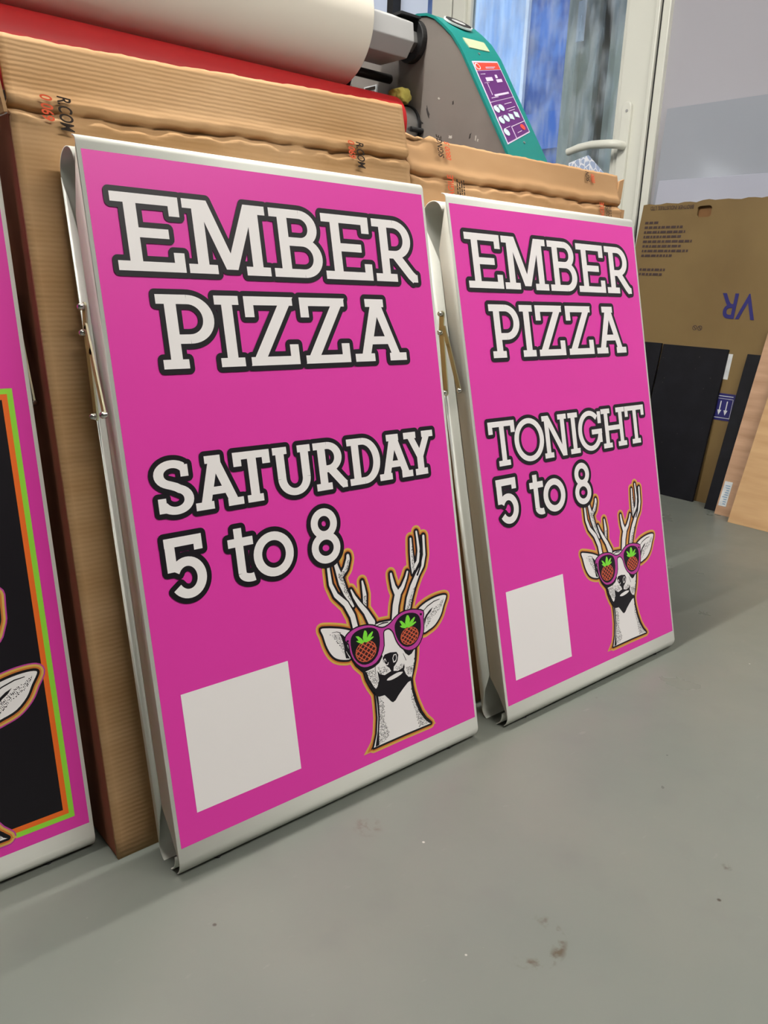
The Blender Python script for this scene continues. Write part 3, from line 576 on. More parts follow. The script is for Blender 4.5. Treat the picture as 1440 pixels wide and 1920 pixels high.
def a_board(base, label, group=None):
    bx, by, bz, yaw, lean = base
    # local: x along the board, y into its depth, z up the slope; origin at the foot
    u = Vector((-math.sin(yaw) * math.sin(lean), math.cos(yaw) * math.sin(lean), math.cos(lean)))
    org = Vector((bx, by, bz)) - u * V0
    o = empty('sandwich_board', org, (-lean, 0, yaw))
    tag(o, label, 'sign', 'A-boards leaning in a row')
    fp = shell('front_panel', o, False); shell('rear_panel', o, True)
    for s in (-1, 1): stay(o, s)
    for fx in (.05, PW - .05):
        mb = MB(); mb.cyl((fx, .016, .006), (fx, .014, -.0032), .0055, .0045, 16)
        mb.build('foot', M['rubber'], o)
    g = MB(); g.face([(0, -.0009, V0), (PW, -.0009, V0), (PW, -.0009, V0 + PH), (0, -.0009, V0 + PH)])
    g.nofix = True
    gr = g.build('printed_graphic', M['pink'], o)
    fn = lambda a, b, lay: (a, -.0010 - .00006 * lay, V0 + b)
    return o, gr, fn

EMB = LINES_TOP
b1, g1, f1 = a_board(ART['B1'], 'white folded A-board with magenta print reading SATURDAY, leaning on cartons')
top_let = lettering('lettering', g1, LINES_TOP, f1); lettering('lettering', g1, [SAT], f1); hrs_let = lettering('lettering', g1, [HRS, HR2, HR3, HR4], f1); deer_let = deer(g1, f1)
q = Ink(f1); q.poly([(.0255, .0348), (.1755, .0348), (.1755, .1797), (.0255, .1797)], 0, 2); q.build('blank_white_square', M['pwhite'], g1)

b2, g2, f2 = a_board(ART['B2'], 'white folded A-board with magenta print reading TONIGHT, nearest the glass door')
lettering('lettering', g2, [TON], f2)
for src in (top_let, hrs_let, deer_let):       # the same artwork is printed on both boards
    cpy = src.copy(); COL.objects.link(cpy); cpy.parent = g2
q = Ink(f2); q.poly([(.0250, .0358), (.1742, .0358), (.1742, .1822), (.0250, .1822)], 0, 2); q.build('blank_white_square', M['pwhite'], g2)

b3, g3, f3 = a_board(ART['B3'], 'white A-board with black panel in lime and orange borders, cut by left photo edge')
for nm, mt, i, lay in (('lime_border', 'plime', 0, 1), ('orange_border', 'porange', .0062, 2), ('black_panel', 'pblack', .0124, 3)):
    q = Ink(f3); a, b, c, d = .0155 + i, .0150 + i, PW - .0157 - i, .5278 - i
    q.poly([(a, b), (c, b), (c, d), (a, d)], 0, lay); q.build(nm, M[mt], g3)
deer(g3, lambda u, v, lay: f3(u + .0010, v - .0009, lay + 4), rim=True)

# ------------------------------------------------------------------ writing with the built-in font
def text_obj(name, body, size, mtl, parent, mtx, shear=0.0, align='LEFT', xs=1.0, bold=0.0):
    cu = bpy.data.curves.new(name, 'FONT'); cu.body = body; cu.size = size; cu.shear = shear; cu.align_x = align; cu.offset = size * bold
    t = bpy.data.objects.new('t', cu); COL.objects.link(t)
    dg = bpy.context.evaluated_depsgraph_get(); me = bpy.data.meshes.new_from_object(t.evaluated_get(dg))
    bpy.data.objects.remove(t); bpy.data.curves.remove(cu)
    me.name = name; me.materials.clear(); me.materials.append(mtl)
    me.transform(Matrix.Diagonal((xs, 1, 1, 1))); me.transform(mtx)
    o = bpy.data.objects.new(name, me); COL.objects.link(o); o.parent = parent
    return o
def frame(origin, xdir, ydir):
    x = Vector(xdir).normalized(); y = Vector(ydir).normalized(); z = x.cross(y)
    return Matrix(((x[0], y[0], z[0], origin[0]), (x[1], y[1], z[1], origin[1]), (x[2], y[2], z[2], origin[2]), (0, 0, 0, 1)))

# ------------------------------------------------------------------ cartons
LEANC = .215
def carton(loc, w, label, crease, top, seed, mtl, notch=False, zslope=0.0):
    """tall flat carton leaning back, its front top flap standing open; local x along, y back, z up"""
    rnd = random.Random(seed)
    o = empty('cardboard_carton', loc); tag(o, label, 'box', 'tall brown cartons behind the A-boards')
    dep = .115
    nx, nz = 70, 64
    def wob(x, k): return math.sin(x * 23 + k) * .4 + math.sin(x * 61 + k * 2.1) * .3 + math.sin(x * 137 + k * .7) * .3
    def P(x, t):
        # t 0..1 body, 1..2 flap
        cz = crease + zslope * x
        if t <= 1: z = cz * t; y = LEANC * z
        else:
            tz = top + zslope * x * 1.1
            z = cz + (tz - cz) * (t - 1); y = LEANC * cz + (z - cz) * .30 + .004 * math.sin(x * 9) * (t - 1)
        # crumpled score line
        dz = z - (cz + .003 * wob(x, 1))
        y += .0095 * math.exp(-(dz / .0030) ** 2) * (1 + .7 * wob(x, 3)) - .0040 * math.exp(-((dz + .010 + .004 * wob(x, 5)) / .005) ** 2) * (1 + .6 * wob(x, 9)) - .003 * math.exp(-((dz - .012) / .006) ** 2)
        y += .0009 * wob(x * .25, z * 3)
        if t >= 1.999:
            z += .0013 * wob(x * 2.1, 7)
            if notch and x < .055: z -= .006 * math.exp(-((x - .025) / .016) ** 2)
            if notch and .05 < x < .09: z += .005 * math.exp(-((x - .062) / .012) ** 2)
        elif notch and t > 1.7 and x < .05: y += .010 * math.exp(-((x - .02) / .02) ** 2) * (t - 1.7) / .3
        return (x, y, z)
    ts = [k / 30 * .93 for k in range(31)] + [.93 + .07 * (k + 1) / 14 for k in range(14)] + [1 + .18 * (k + 1) / 8 for k in range(8)] + [1.18 + .82 * (k + 1) / 12 for k in range(12)]
    mb = MB(); g = [[P(w * i / nx, t) for i in range(nx + 1)] for t in ts]
    base = 0
    for row in g: mb.v += row
    for j in range(len(ts) - 1):
        for i in range(nx):
            a = j * (nx + 1) + i; mb.f.append((a, a + 1, a + nx + 2, a + nx + 1)); mb.m.append(0)
    mb.nofix = True
    fr = mb.build('front_panel', mtl, o, smooth=True)
    md = fr.modifiers.new('board', 'SOLIDIFY'); md.thickness = .0045; md.offset = -1.0
    # sides and back
    for x, m in ((0.0012, M['cside']), (w - .0012, M['cside'])):
        s = MB(); cz = crease + zslope * x - .004
        s.prism([(.004, 0.002), (dep + .004, 0.002), (LEANC * cz + dep + .004, cz), (LEANC * cz + .006, cz)], lambda a, b, d: (d, a, b), x - .0012, x + .0030 if x < .1 else x + .0012)
        s.build('side_panel', m, o)
    s = MB(); cz = crease
    s.prism([(dep, .002), (dep + .004, .002), (LEANC * cz + dep + .004, cz), (LEANC * cz + dep, cz)], lambda a, b, d: (d, a, b), 0, w)
    s.build('back_panel', mtl, o)
    return o, P

c1, P1 = carton((-.0475, .072, 0), .590, 'tall brown carton with open ribbed flap behind the SATURDAY board', .853, .932, 3, M['card'], zslope=.030)
c2, P2 = carton((.545, .076, 0), .572, 'tall brown carton with printed red and black markings behind the TONIGHT board', .851, .911, 8, M['card2'], notch=True, zslope=.0)
# folded-out side flap of the left carton, and the torn corner tab of the right one
s = MB()
for k in range(6):
    y0, y1 = .185 + .018 * k, .185 + .018 * (k + 1); e = .002 * math.sin(k * 2.1)
    s.face([(-.001 + e, y0, .850), (-.001 - e, y1, .850), (-.012 - e, y1 + .004, .918), (-.012 + e, y0 + .004, .922)])
s.nofix = True
s.build('side_flap', M['card'], c1, solid=.004)
s = MB(); s.prism([(.570, .845), (.583, .868), (.586, .905), (.572, .900), (.566, .870)], lambda a, b, d: (a, d, b), .190, .194)
s.prism([(.572, .800), (.580, .802), (.581, .846), (.571, .846)], lambda a, b, d: (a, d, b), .178, .182)
s.build('torn_tab', M['card2'], c2)

def on_carton(c, P, x, z, lift=.0016):
    """frame on a carton's front at local x, z: x axis down the carton, y axis to the right"""
    return None
def print_on(c, P, name, body, size, mtl, x, z, down=True, shear=0.0, xs=1.0, cz=.853, flap=False):
    lean = .30 if flap else LEANC
    yy = (LEANC * cz + (z - cz) * .30) if flap else LEANC * z
    up = Vector((0, lean, 1)).normalized(); rt = Vector((1, 0, 0)); nrm = Vector((0, -1, lean)).normalized()
    org = Vector((x, yy, z)) + nrm * .0065
    m = frame(org, -up, rt) if down else frame(org, up, -rt)
    t = text_obj(name, body, size, mtl, c, m, shear, xs=xs, bold=.018)
    # drape over the creased board
    for v in t.data.vertices:
        p = v.co; best = LEANC * p.z
    return t
print_on(c1, P1, 'printed_text', 'R.COM', .0215, M['ink'], .052, .873, True, .15, .56)
print_on(c1, P1, 'printed_text', '0 069', .0185, M['redink'], .033, .872, True, .15, .66)
print_on(c1, P1, 'printed_text', 'R.COM', .0195, M['ink'], .482, .882, True, .15, .60)
print_on(c1, P1, 'printed_text', '0 069', .0165, M['redink'], .467, .882, True, .15, .66)
print_on(c2, P2, 'printed_text', 'SIGNGE', .0165, M['ink'], .0765, .881, False, .25, .62, cz=.851, flap=True)
print_on(c2, P2, 'printed_text', '0800 5', .0155, M['redink'], .0925, .879, False, .25, .68, cz=.851, flap=True)
print_on(c2, P2, 'printed_text', 'SIGN', .0150, M['ink'], .470, .886, False, .25, .55, cz=.851, flap=True)
print_on(c2, P2, 'printed_text', '0800', .0150, M['redink'], .487, .885, False, .25, .55, cz=.851, flap=True)
print_on(c2, P2, 'printed_text', 'FRAGILE', .0190, M['redink'], .0905, .810, False, 0, .68)
print_on(c2, P2, 'printed_text', 'FRAGILE', .0190, M['redink'], .5065, .812, False, 0, .58)
def smallprint(c, x0, z0, z1, n, seed):
    """lines of print too small to read, running up the carton"""
    rnd = random.Random(seed); mb = MB(); mb.nofix = True
    for k in range(n):
        z = z0
        while z < z1 - .003:
            L = min(rnd.uniform(.002, .007), z1 - z); x = x0 + .0052 * k
            f = lambda a, b: tuple(Vector((a, LEANC * b, b)) + Vector((0, -1, LEANC)).normalized() * .0064)
            mb.face([f(x, z), f(x + .0024, z), f(x + .0024, z + L), f(x, z + L)]); z += L + .0013
    tag(mb.build('small_print', M['ink'], c), kind='stuff')
smallprint(c2, .098, .806, .852, 4, 1); smallprint(c2, .513, .800, .848, 4, 2)

# honeycomb reflective sheet standing in the right-hand carton
s = MB(); s.prism([(0, .132), (-.062, .110), (-.05, -.02), (.065, -.02), (.062, .100)], lambda a, b, d: (a, d, b), -.001, .001)
o = s.build('reflective_sheet', M['honey']); o.location = (1.068, .297, .815); o.rotation_euler = (-.12, 0, 0)
tag(o, 'white honeycomb patterned sheet corner poking up from the carton below the door handle', 'sheet')
# ------------------------------------------------------------------ the roll laminator behind the cartons
XH, XO = 1.05, 1.18
lam = empty('roll_laminator', (.2, .8, 0)); tag(lam, 'grey and teal wide roll laminating machine with control panel, behind the cartons', 'machine')
LO = Vector((.2, .8, 0))
class LB(MB):
    def build(s, name, mats, parent=lam, **kw):
        s.v = [tuple(Vector(p) - LO) for p in s.v]
        return MB.build(s, name, mats, parent, **kw)
prof = [(.475, .62), (.482, .80), (.494, .90), (.504, .9475), (.674, 1.190), (.705, 1.224), (.735, 1.248), (.762, 1.267), (.788, 1.278), (.820, 1.283), (.851, 1.280), (.90, 1.268), (1.0, 1.235), (1.10, 1.17), (1.16, 1.07), (1.17, .62)]
for x0, x1, nm in ((XH, XO, 'r'), (-.78, -.65, 'l')):
    s = LB(); s.prism(prof, lambda a, b, d: (d, a, b), x0 + .003, x1)
    body = s.build('end_housing', M['machine'], bevel=.003)
    # teal wrap: a skin that follows the profile
    s = LB(); n = len(prof)
    def off(i, e):
        a = prof[max(i - 1, 0)]; b = prof[min(i + 1, n - 1)]; dy, dz = b[0] - a[0], b[1] - a[1]; L = math.hypot(dy, dz)
        return (prof[i][0] - dz / L * e, prof[i][1] + dy / L * e)
    for i in range(n - 1):
        A0, A1, B0, B1 = off(i, .0005), off(i + 1, .0005), off(i, .006), off(i + 1, .006)
        s.face([(x0, *B0), (x1 + .002, *B0), (x1 + .002, *B1), (x0, *B1)])
        s.face([(x0, *A0), (x0, *B0), (x0, *B1), (x0, *A1)]); s.face([(x1 + .002, *A0), (x1 + .002, *A1), (x1 + .002, *B1), (x1 + .002, *B0)])
    o = s.build('teal_cover', M['teal'], weld=True); smooth_angle(o, 35); o['label'] = 'teal textured wrap-over cover'
# marks on the inner face of the right housing
def spot(y, z, ry, rz, rot, m, nm='paint_chip', parent=lam, xx=None):
    s = LB(); pts = []
    for k in range(9):
        t = 2 * PI * k / 9; r = 1 + .35 * math.sin(k * 2.7 + y * 90); a, b = ry * r * math.cos(t), rz * r * math.sin(t)
        pts.append((y + a * math.cos(rot) - b * math.sin(rot), z + a * math.sin(rot) + b * math.cos(rot)))
    s.prism(pts, lambda a, b, d: (d, a, b), XH + .0022, XH + .004); s.build(nm, m)
for (y, z, a, b, r, w) in [(.690, 1.014, .006, .0035, .2, 1), (.667, .972, .008, .002, 1.1, 1), (.628, 1.010, .002, .006, .3, 0), (.610, 1.004, .0018, .006, .1, 1), (.603, .999, .002, .003, 0, 1), (.688, 1.085, .002, .004, 0, 0), (.705, .935, .003, .011, -.6, 1),
                           (.795, 1.058, .011, .003, .5, 0), (.790, 1.035, .003, .005, .2, 0), (.770, 1.075, .003, .014, -.4, 0), (.645, .955, .003, .006, .4, 1), (.735, 1.10, .004, .002, .4, 1)]:
    spot(y, z, a, b, r, M['chip'] if w else M['scuff'], 'paint_chip' if w else 'scuff_mark')
# black bearing recess and the chuck block that holds the film roll
s = LB(); s.cyl((XH - .012, .830, 1.232), (XH + .01, .830, 1.232), .046, n=40); s.build('bearing_cup', M['machinedark'], bevel=.002)
s = LB(); hx = [(.782, 1.216), (.788, 1.256), (.83, 1.275), (.93, 1.270), (.945, 1.22), (.90, 1.186), (.806, 1.186)]
s.prism(hx, lambda a, b, d: (d, a, b), .886, 1.012); s.build('chuck_block', M['machinelight'], bevel=.002)
s = LB(); s.prism([(.800, 1.222), (.805, 1.246), (.825, 1.250), (.84, 1.225), (.82, 1.205)], lambda a, b, d: (d, a, b), 1.012, 1.046); s.build('chuck_key', M['steel'], bevel=.001)
s = LB(); s.box((.985, .80, 1.272), (1.045, .862, 1.278)); s.build('top_bracket', M['machinedark'], bevel=.001)
# rods, plates behind the rolls
s = LB(); s.cyl((.886, .905, 1.163), (1.047, .905, 1.163), .0105, n=20); s.build('idler_rod', M['machinedark'])
s = LB(); s.cyl((.886, 1.01, 1.17), (.985, 1.01, 1.17), .034, n=28); s.build('brake_drum', M['machinedark'])
s = LB(); s.box((-.65, 1.06, .95), (XH, 1.075, 1.175)); s.build('rear_plate', M['machine'])
s = LB(); s.box((-.65, .44, .86), (XH, .60, .885)); s.box((-.65, .60, .86), (XH, 1.1, .90)); s.build('feed_table', M['machine'])
s = LB(); s.box((-.74, .41, .12), (1.14, 1.12, .86)); s.build('base_cabinet', M['machinedark'], bevel=.004)  # black rather than machine grey: shade of the carton gap put into its colour
for x in (-.66, 1.04):
    for y in (.47, 1.06):
        s = LB(); s.cyl((x, y, 0), (x, y, .12), .03, n=20); s.build('leg', M['machinedark'])
# rating plate: white with a dark bar and unreadable lines
s = LB(); s.box((XH - .0005, .958, 1.133), (XH + .001 + .002, 1.008, 1.160)); pl = s.build('rating_label', M['sticker'])
s = LB(); s.box((XH - .0012, .963, 1.150), (XH - .0004, 1.003, 1.157)); 
for k in range(4): s.box((XH - .0012, .966 + .010 * k, 1.137), (XH - .0004, .972 + .010 * k, 1.146))
q = s.build('label_print', M['ink'], None); q.parent = pl; q.matrix_parent_inverse = Matrix.Identity(4)
# rollers
JY, JZ, JR = .848, 1.042, .053
def roll(name, x0, x1, y, z, r, m, parent=lam, chamfer=.004, cls=LB):
    s = cls(); pr = [(x0, r - chamfer), (x0 + chamfer, r), (x1 - chamfer, r), (x1, r - chamfer)]
    for (xa, ra), (xb, rb) in zip(pr, pr[1:]): s.cyl((xa, y, z), (xb, y, z), ra, rb, 96, caps=False)
    s.cyl((x0, y, z), (x0 + 1e-4, y, z), r - chamfer, n=96); s.cyl((x1 - 1e-4, y, z), (x1, y, z), r - chamfer, n=96)
    o = s.build(name, m) if cls is LB else s.build(name, m, parent)
    smooth_angle(o, 30); return o
roll('lower_roller', -.64, 1.0, .843, 1.045, .0645, M['redroll'])['label'] = 'red silicone pressure roller'
s = LB(); s.cyl((1.0, JY, JZ), (XH + .002, JY, JZ), JR, n=64); smooth_angle(s.build('roller_journal', M['steel']), 30)
s = LB(); s.cyl((XH - .003, JY, JZ), (XH + .004, JY, JZ), JR + .004, n=64); s.build('journal_seal', M['machinedark'])
s = LB(); s.cyl((1.022, JY - JR - .002, JZ - .004), (XH + .022, JY - JR - .012, JZ - .006), .0055, n=16); s.build('stop_pin', M['machinedark'])
# the film roll: lifts off its chucks, so it is its own thing
fr_ = empty('film_roll', (.05, .890, 1.237)); tag(fr_, 'big cream white roll of film held across the top of the laminator', 'roll')
s = MB()
for (xa, ra), (xb, rb) in zip([(-.69, .122), (-.686, .1258), (.826, .1258), (.830, .122)], [(-.686, .1258), (.826, .1258), (.830, .122), (.830, .045)]): s.cyl((xa, 0, 0), (xb, 0, 0), ra, rb, 128, caps=False)
s.cyl((-.69, 0, 0), (-.689, 0, 0), .122, n=96)
smooth_angle(s.build('film_winding', M['cream'], fr_, weld=True), 30)
s = MB(); s.cyl((-.70, 0, 0), (.832, 0, 0), .045, n=40); s.build('card_core', M['card2'], fr_)
s = MB(); s.cyl((-.702, 0, 0), (.835, 0, 0), .020, n=24); s.build('core_shaft', M['machinedark'], fr_)
# yellow sponge lodged on the bracket
s = MB(); bm = bmesh.new(); bmesh.ops.create_icosphere(bm, subdivisions=3, radius=1)
for v in bm.verts:
    k = 1 + .10 * math.sin(v.co.x * 6 + 1) * math.cos(v.co.y * 5) + .08 * math.sin(v.co.z * 9 + v.co.x * 4)
    v.co = Vector((max(-.8, min(.8, v.co.x)) * .024 * k, max(-.8, min(.8, v.co.y)) * .030 * k, max(-.75, min(.8, v.co.z)) * .022 * k))
me = bpy.data.meshes.new('sponge'); bm.to_mesh(me); bm.free(); me.materials.append(M['yellow'])
sp = bpy.data.objects.new('sponge', me); COL.objects.link(sp); sp.location = (1.027, .845, 1.1135); smooth_angle(sp, 80)
tag(sp, 'crumpled yellow sponge block wedged beside the grey laminator housing', 'sponge')

# control panel on the sloping teal face: local x right, y up the slope
pa, pb = Vector((0, .504, .9475)), Vector((0, .674, 1.190)); SL = (pb - pa).normalized(); nrm = Vector((0, -SL.z, SL.y))
TOPP = [(.504, .9475), (.674, 1.190), (.705, 1.224), (.735, 1.248), (.762, 1.267), (.788, 1.278)]
def onface(x, y0, lift):      # y0 = distance along the cover from its lower front edge
    for (ya, za), (yb, zb) in zip(TOPP, TOPP[1:]):
        L = math.hypot(yb - ya, zb - za)
        if y0 <= L or yb == .788: break
        y0 -= L
    d = Vector((0, yb - ya, zb - za)).normalized(); n = Vector((0, -d.z, d.y))
    return Vector((x, ya, za)) + d * y0 + n * lift
def fpoly(pts, lift, thick, m, name, parent=lam, mi=0):
    s = LB(); 
    s.prism(pts, lambda a, b, d: onface(a, b, d), lift - thick, lift)
    o = s.build(name, m, None); o.parent = parent
    return o
def S(y):      # distance along the cover of a given y
    t = 0
    for (ya, za), (yb, zb) in zip(TOPP, TOPP[1:]):
        L = math.hypot(yb - ya, zb - za)
        if y <= yb: return t + L * (y - ya) / (yb - ya)
        t += L
    return t
e0 = .0068
ptl, ptr, pbr, pbl = (1.066, S(.655)), (1.162, S(.668)), (1.165, S(.556)), (1.062, S(.527))
cp = fpoly([pbl, pbr, ptr, ptl], e0, .004, M['lilac'], 'control_panel')
def pp(a, b):       # panel coordinates a right, b down, each 0..1
    L = (ptl[0] + (pbl[0] - ptl[0]) * b, ptl[1] + (pbl[1] - ptl[1]) * b); Rr = (ptr[0] + (pbr[0] - ptr[0]) * b, ptr[1] + (pbr[1] - ptr[1]) * b)
    return (L[0] + (Rr[0] - L[0]) * a, L[1] + (Rr[1] - L[1]) * a)
def quad(a0, b0, a1, b1): return [pp(a0, b1), pp(a1, b1), pp(a1, b0), pp(a0, b0)]
fpoly(quad(.03, .022, .97, .115), e0 + .0006, .001, M['scarlet'], 'red_header', cp)
fpoly(quad(.03, .125, .97, .50), e0 + .0006, .001, M['purple'], 'purple_field', cp)
fpoly(quad(.03, .51, .97, .985), e0 + .0006, .001, M['purple'], 'purple_field', cp)
def disc(a, b, r, m, nm, lift=.0016, sq=False):
    c = pp(a, b); n = 4 if sq else 18; o = PI / 4 if sq else 0
    fpoly([(c[0] + r * math.cos(2 * PI * k / n + o), c[1] + r * math.sin(2 * PI * k / n + o)) for k in range(n)], e0 + lift, .002, m, nm, cp)
disc(.12, .07, .0085, M['pwhite'], 'round_mark', .0010); disc(.12, .07, .0065, M['scarlet'], 'round_mark', .0013)
for a, b, sq in ((.13, .60, 0), (.33, .60, 0), (.13, .735, 0), (.34, .735, 0), (.55, .735, 1), (.78, .735, 1), (.13, .88, 0)):
    disc(a, b, .0088 if not sq else .0098, M['mint'], 'button', sq=bool(sq))
disc(.80, .905, .0075, M['scarlet'], 'stop_button')
s = LB(); 
for (a, b, a1, b1) in ((.40, .082, .78, .089), (.40, .098, .72, .104), (.10, .165, .28, .172), (.62, .19, .70, .235), (.60, .25, .82, .29), (.22, .215, .48, .262), (.10, .275, .30, .280), (.20, .27, .215, .43), (.28, .43, .86, .455), (.12, .46, .40, .468), (.50, .565, .80, .572), (.50, .63, .86, .637), (.55, .66, .80, .667), (.08, .555, .28, .56), (.08, .69, .22, .695), (.08, .83, .34, .836), (.38, .84, .97, .848), (.38, .848, .40, .985), (.52, .935, .70, .942)):
    s.prism(quad(a, b, a1, b1), lambda u, v, d: onface(u, v, d), e0 + .0008, e0 + .0014)
o = s.build('panel_print', M['lilac'], None); o.parent = cp
s = LB(); s.prism([(1.080, S(.679)), (1.152, S(.684)), (1.152, S(.704)), (1.078, S(.700))][::-1], lambda u, v, d: onface(u, v, d), e0 - .004, e0 + .0010)
o = s.build('display_window', M['lcd'])
for a, b in ((1.105, S(.672)), (1.125, S(.536))):
    fpoly([(a + .003 * math.cos(k * PI / 5), b + .003 * math.sin(k * PI / 5)) for k in range(10)], e0 + .001, .002, M['steel'], 'screw')
# oval badge where the cover turns over the top
pc = Vector((1.115, .752, 1.264)); pt_ = Vector((0, .050, .031)).normalized(); pn = Vector((0, -pt_.z, pt_.y))
for rx, ry, lf, m, nm in ((.040, .029, .0075, 'pwhite', 'oval_badge'), (.037, .0262, .0082, 'machinedark', 'badge_face'), (.020, .012, .0088, 'machinelight', 'badge_face')):
    s = LB(); s.prism([(rx * math.cos(2 * PI * k / 28), ry * math.sin(2 * PI * k / 28)) for k in range(28)], lambda a, b, d: pc + Vector((a, 0, 0)) + pt_ * b + pn * d, lf - .004, lf); s.build(nm, M[m])

# ------------------------------------------------------------------ room
XW = 2.45
def wallbox(name, a, b, m):
    s = MB(); s.box(a, b); return struct(s.build(name, m))
s = MB(); s.box((-3.2, -4.2, -.1), (2.62, 3.3, 0)); struct(s.build('floor', M['floor']))
wallbox('ceiling', (-3.2, -4.2, 2.75), (2.62, 3.3, 2.85), M['ceil'])
wallbox('wall_back', (-3.2, 3.2, 0), (2.62, 3.3, 2.75), M['wall'])
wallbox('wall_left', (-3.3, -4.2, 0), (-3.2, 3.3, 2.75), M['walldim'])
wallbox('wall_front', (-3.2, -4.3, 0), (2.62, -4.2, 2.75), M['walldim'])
DY0, DY1, DZ = 1.04, 2.26, 2.15
s = MB(); s.box((XW, -4.2, 0), (XW + .12, DY0, 2.75)); s.box((XW, DY0, DZ), (XW + .12, DY1, 2.75)); s.box((XW, DY1, 2.35), (XW + .12, 3.2, 2.75)); s.box((XW, DY1, 0), (XW + .12, 3.2, .9))
struct(s.build('wall_right', M['wallgloss']))
# window beyond the door: white obscured panes between dark posts
w1 = empty('window_1', (XW, 2.3, .9)); struct(w1)
obs = bpy.data.materials.new('obscured_glass'); obs.use_nodes = True; obs.node_tree.nodes.clear()
_o = N(obs, 'ShaderNodeOutputMaterial'); _a = N(obs, 'ShaderNodeBsdfTranslucent'); _b = N(obs, 'ShaderNodeBsdfDiffuse'); _m = N(obs, 'ShaderNodeMixShader')
_a.inputs['Color'].default_value = (.92, .92, .92, 1); _b.inputs['Color'].default_value = (.85, .85, .86, 1); _m.inputs[0].default_value = .5
lk(obs, _a, 0, _m, 1); lk(obs, _b, 0, _m, 2); lk(obs, _m, 0, _o, 'Surface')
s = MB(); s.face([(.045, .0, 0), (.045, .9, 0), (.045, .9, 1.45), (.045, 0, 1.45)]); s.nofix = True; s.build('obscured_pane', obs, w1)
for y0, y1, m in ((-.03, .004, 'blueext'), (.25, .292, 'machinedark'), (.60, .64, 'machinedark')):
    s = MB(); s.box((-.005, y0, 0), (.065, y1, 1.45)); s.build('mullion', M[m], w1)
w2 = empty('window_2', (-2.3, 3.2, 1.35)); struct(w2)
s = MB(); s.box((0, -.012, 0), (.75, -.006, 1.0)); s.build('lit_pane', emit('daylight_pane', (.86, .92, 1.0), 3.0), w2)
for a, b in (((-.05, -.03, -.05), (.80, -.001, 0)), ((-.05, -.03, 1.0), (.80, -.001, 1.05)), ((-.05, -.03, 0), (0, -.001, 1.0)), ((.75, -.03, 0), (.80, -.001, 1.0))):
    s = MB(); s.box(a, b); s.build('window_frame', M['upvc'], w2)
# glazed door
d1 = empty('door_1', (XW, DY0, 0)); struct(d1)
def dbox(name, a, b, m, bev=.003):
    s = MB(); s.box((a[0] - XW, a[1] - DY0, a[2]), (b[0] - XW, b[1] - DY0, b[2])); return s.build(name, m, d1, bevel=bev)
dbox('frame_jamb', (XW - .02, 1.04, 0), (XW + .10, 1.0705, DZ), M['upvc'])
dbox('frame_jamb', (XW - .02, 2.135, 0), (XW + .10, DY1, DZ), M['upvc'])
dbox('frame_head', (XW - .02, 1.0705, DZ - .07), (XW + .10, 2.135, DZ), M['upvc'])
dbox('gasket', (XW - .012, 1.0705, .02), (XW + .06, 1.0795, DZ - .07), M['gasket'], 0)
dbox('gasket', (XW - .012, 2.126, .02), (XW + .06, 2.135, DZ - .07), M['gasket'], 0)
dbox('leaf_stile', (XW - .025, 1.0795, .02), (XW + .05, 1.096, DZ - .07), M['upvc'])
dbox('leaf_stile', (XW - .015, 1.096, .02), (XW + .05, 1.215, DZ - .07), M['upvc'])
dbox('leaf_stile', (XW - .020, 2.05, .02), (XW + .05, 2.126, DZ - .07), M['upvc'])
dbox('leaf_rail', (XW - .015, 1.215, .02), (XW + .05, 2.05, .25), M['upvc'])
dbox('leaf_rail', (XW - .015, 1.215, DZ - .19), (XW + .05, 2.05, DZ - .07), M['upvc'])
dbox('glazing_bead', (XW - .006, 1.215, .25), (XW + .016, 1.233, DZ - .19), M['upvc'])
dbox('glazing_bead', (XW - .006, 2.030, .25), (XW + .016, 2.05, DZ - .19), M['upvc'])
dbox('glass_pane', (XW + .008, 1.225, .25), (XW + .013, 2.04, DZ - .19), M['glass'], 0)
dbox('glass_pane', (XW + .034, 1.215, .25), (XW + .039, 2.05, DZ - .19), M['glass'], 0)
# handle plate with rounded ends, lever, screws, key cylinder
hp = []
hw = .0205
for k in range(13): t = PI * k / 12; hp.append((1.170 + hw * math.cos(t), 1.345 + hw * math.sin(t)))
for k in range(13): t = PI + PI * k / 12; hp.append((1.170 + hw * math.cos(t), .985 + hw * math.sin(t)))
s = MB(); s.prism(hp, lambda a, b, d: (d, a - DY0, b), -.029, -.013); h_ = s.build('handle_plate', M['upvc'], d1, bevel=.004)
pts = [(-.02, 1.166, 1.213), (-.050, 1.167, 1.214), (-.064, 1.178, 1.216), (-.068, 1.21, 1.219), (-.068, 1.28, 1.222), (-.066, 1.34, 1.217), (-.064, 1.392, 1.206)]
s = MB(); s.tube([(a, b - DY0, c) for a, b, c in pts], [.015, .015, .0155, .0155, .015, .0145, .0135], 16); smooth_angle(s.build('lever', M['upvc'], d1), 60)
for z in (1.333, 1.0):
    s = MB(); s.cyl((-.0315, 1.166 - DY0, z), (-.028, 1.166 - DY0, z), .0048, n=16); s.build('screw', M['steel'], d1)
s = MB(); s.cyl((-.040, 1.166 - DY0, 1.075), (-.028, 1.166 - DY0, 1.075), .0085, n=20); s.cyl((-.052, 1.166 - DY0, 1.075), (-.040, 1.166 - DY0, 1.075), .003, n=12); s.build('key_cylinder', M['steel'], d1)

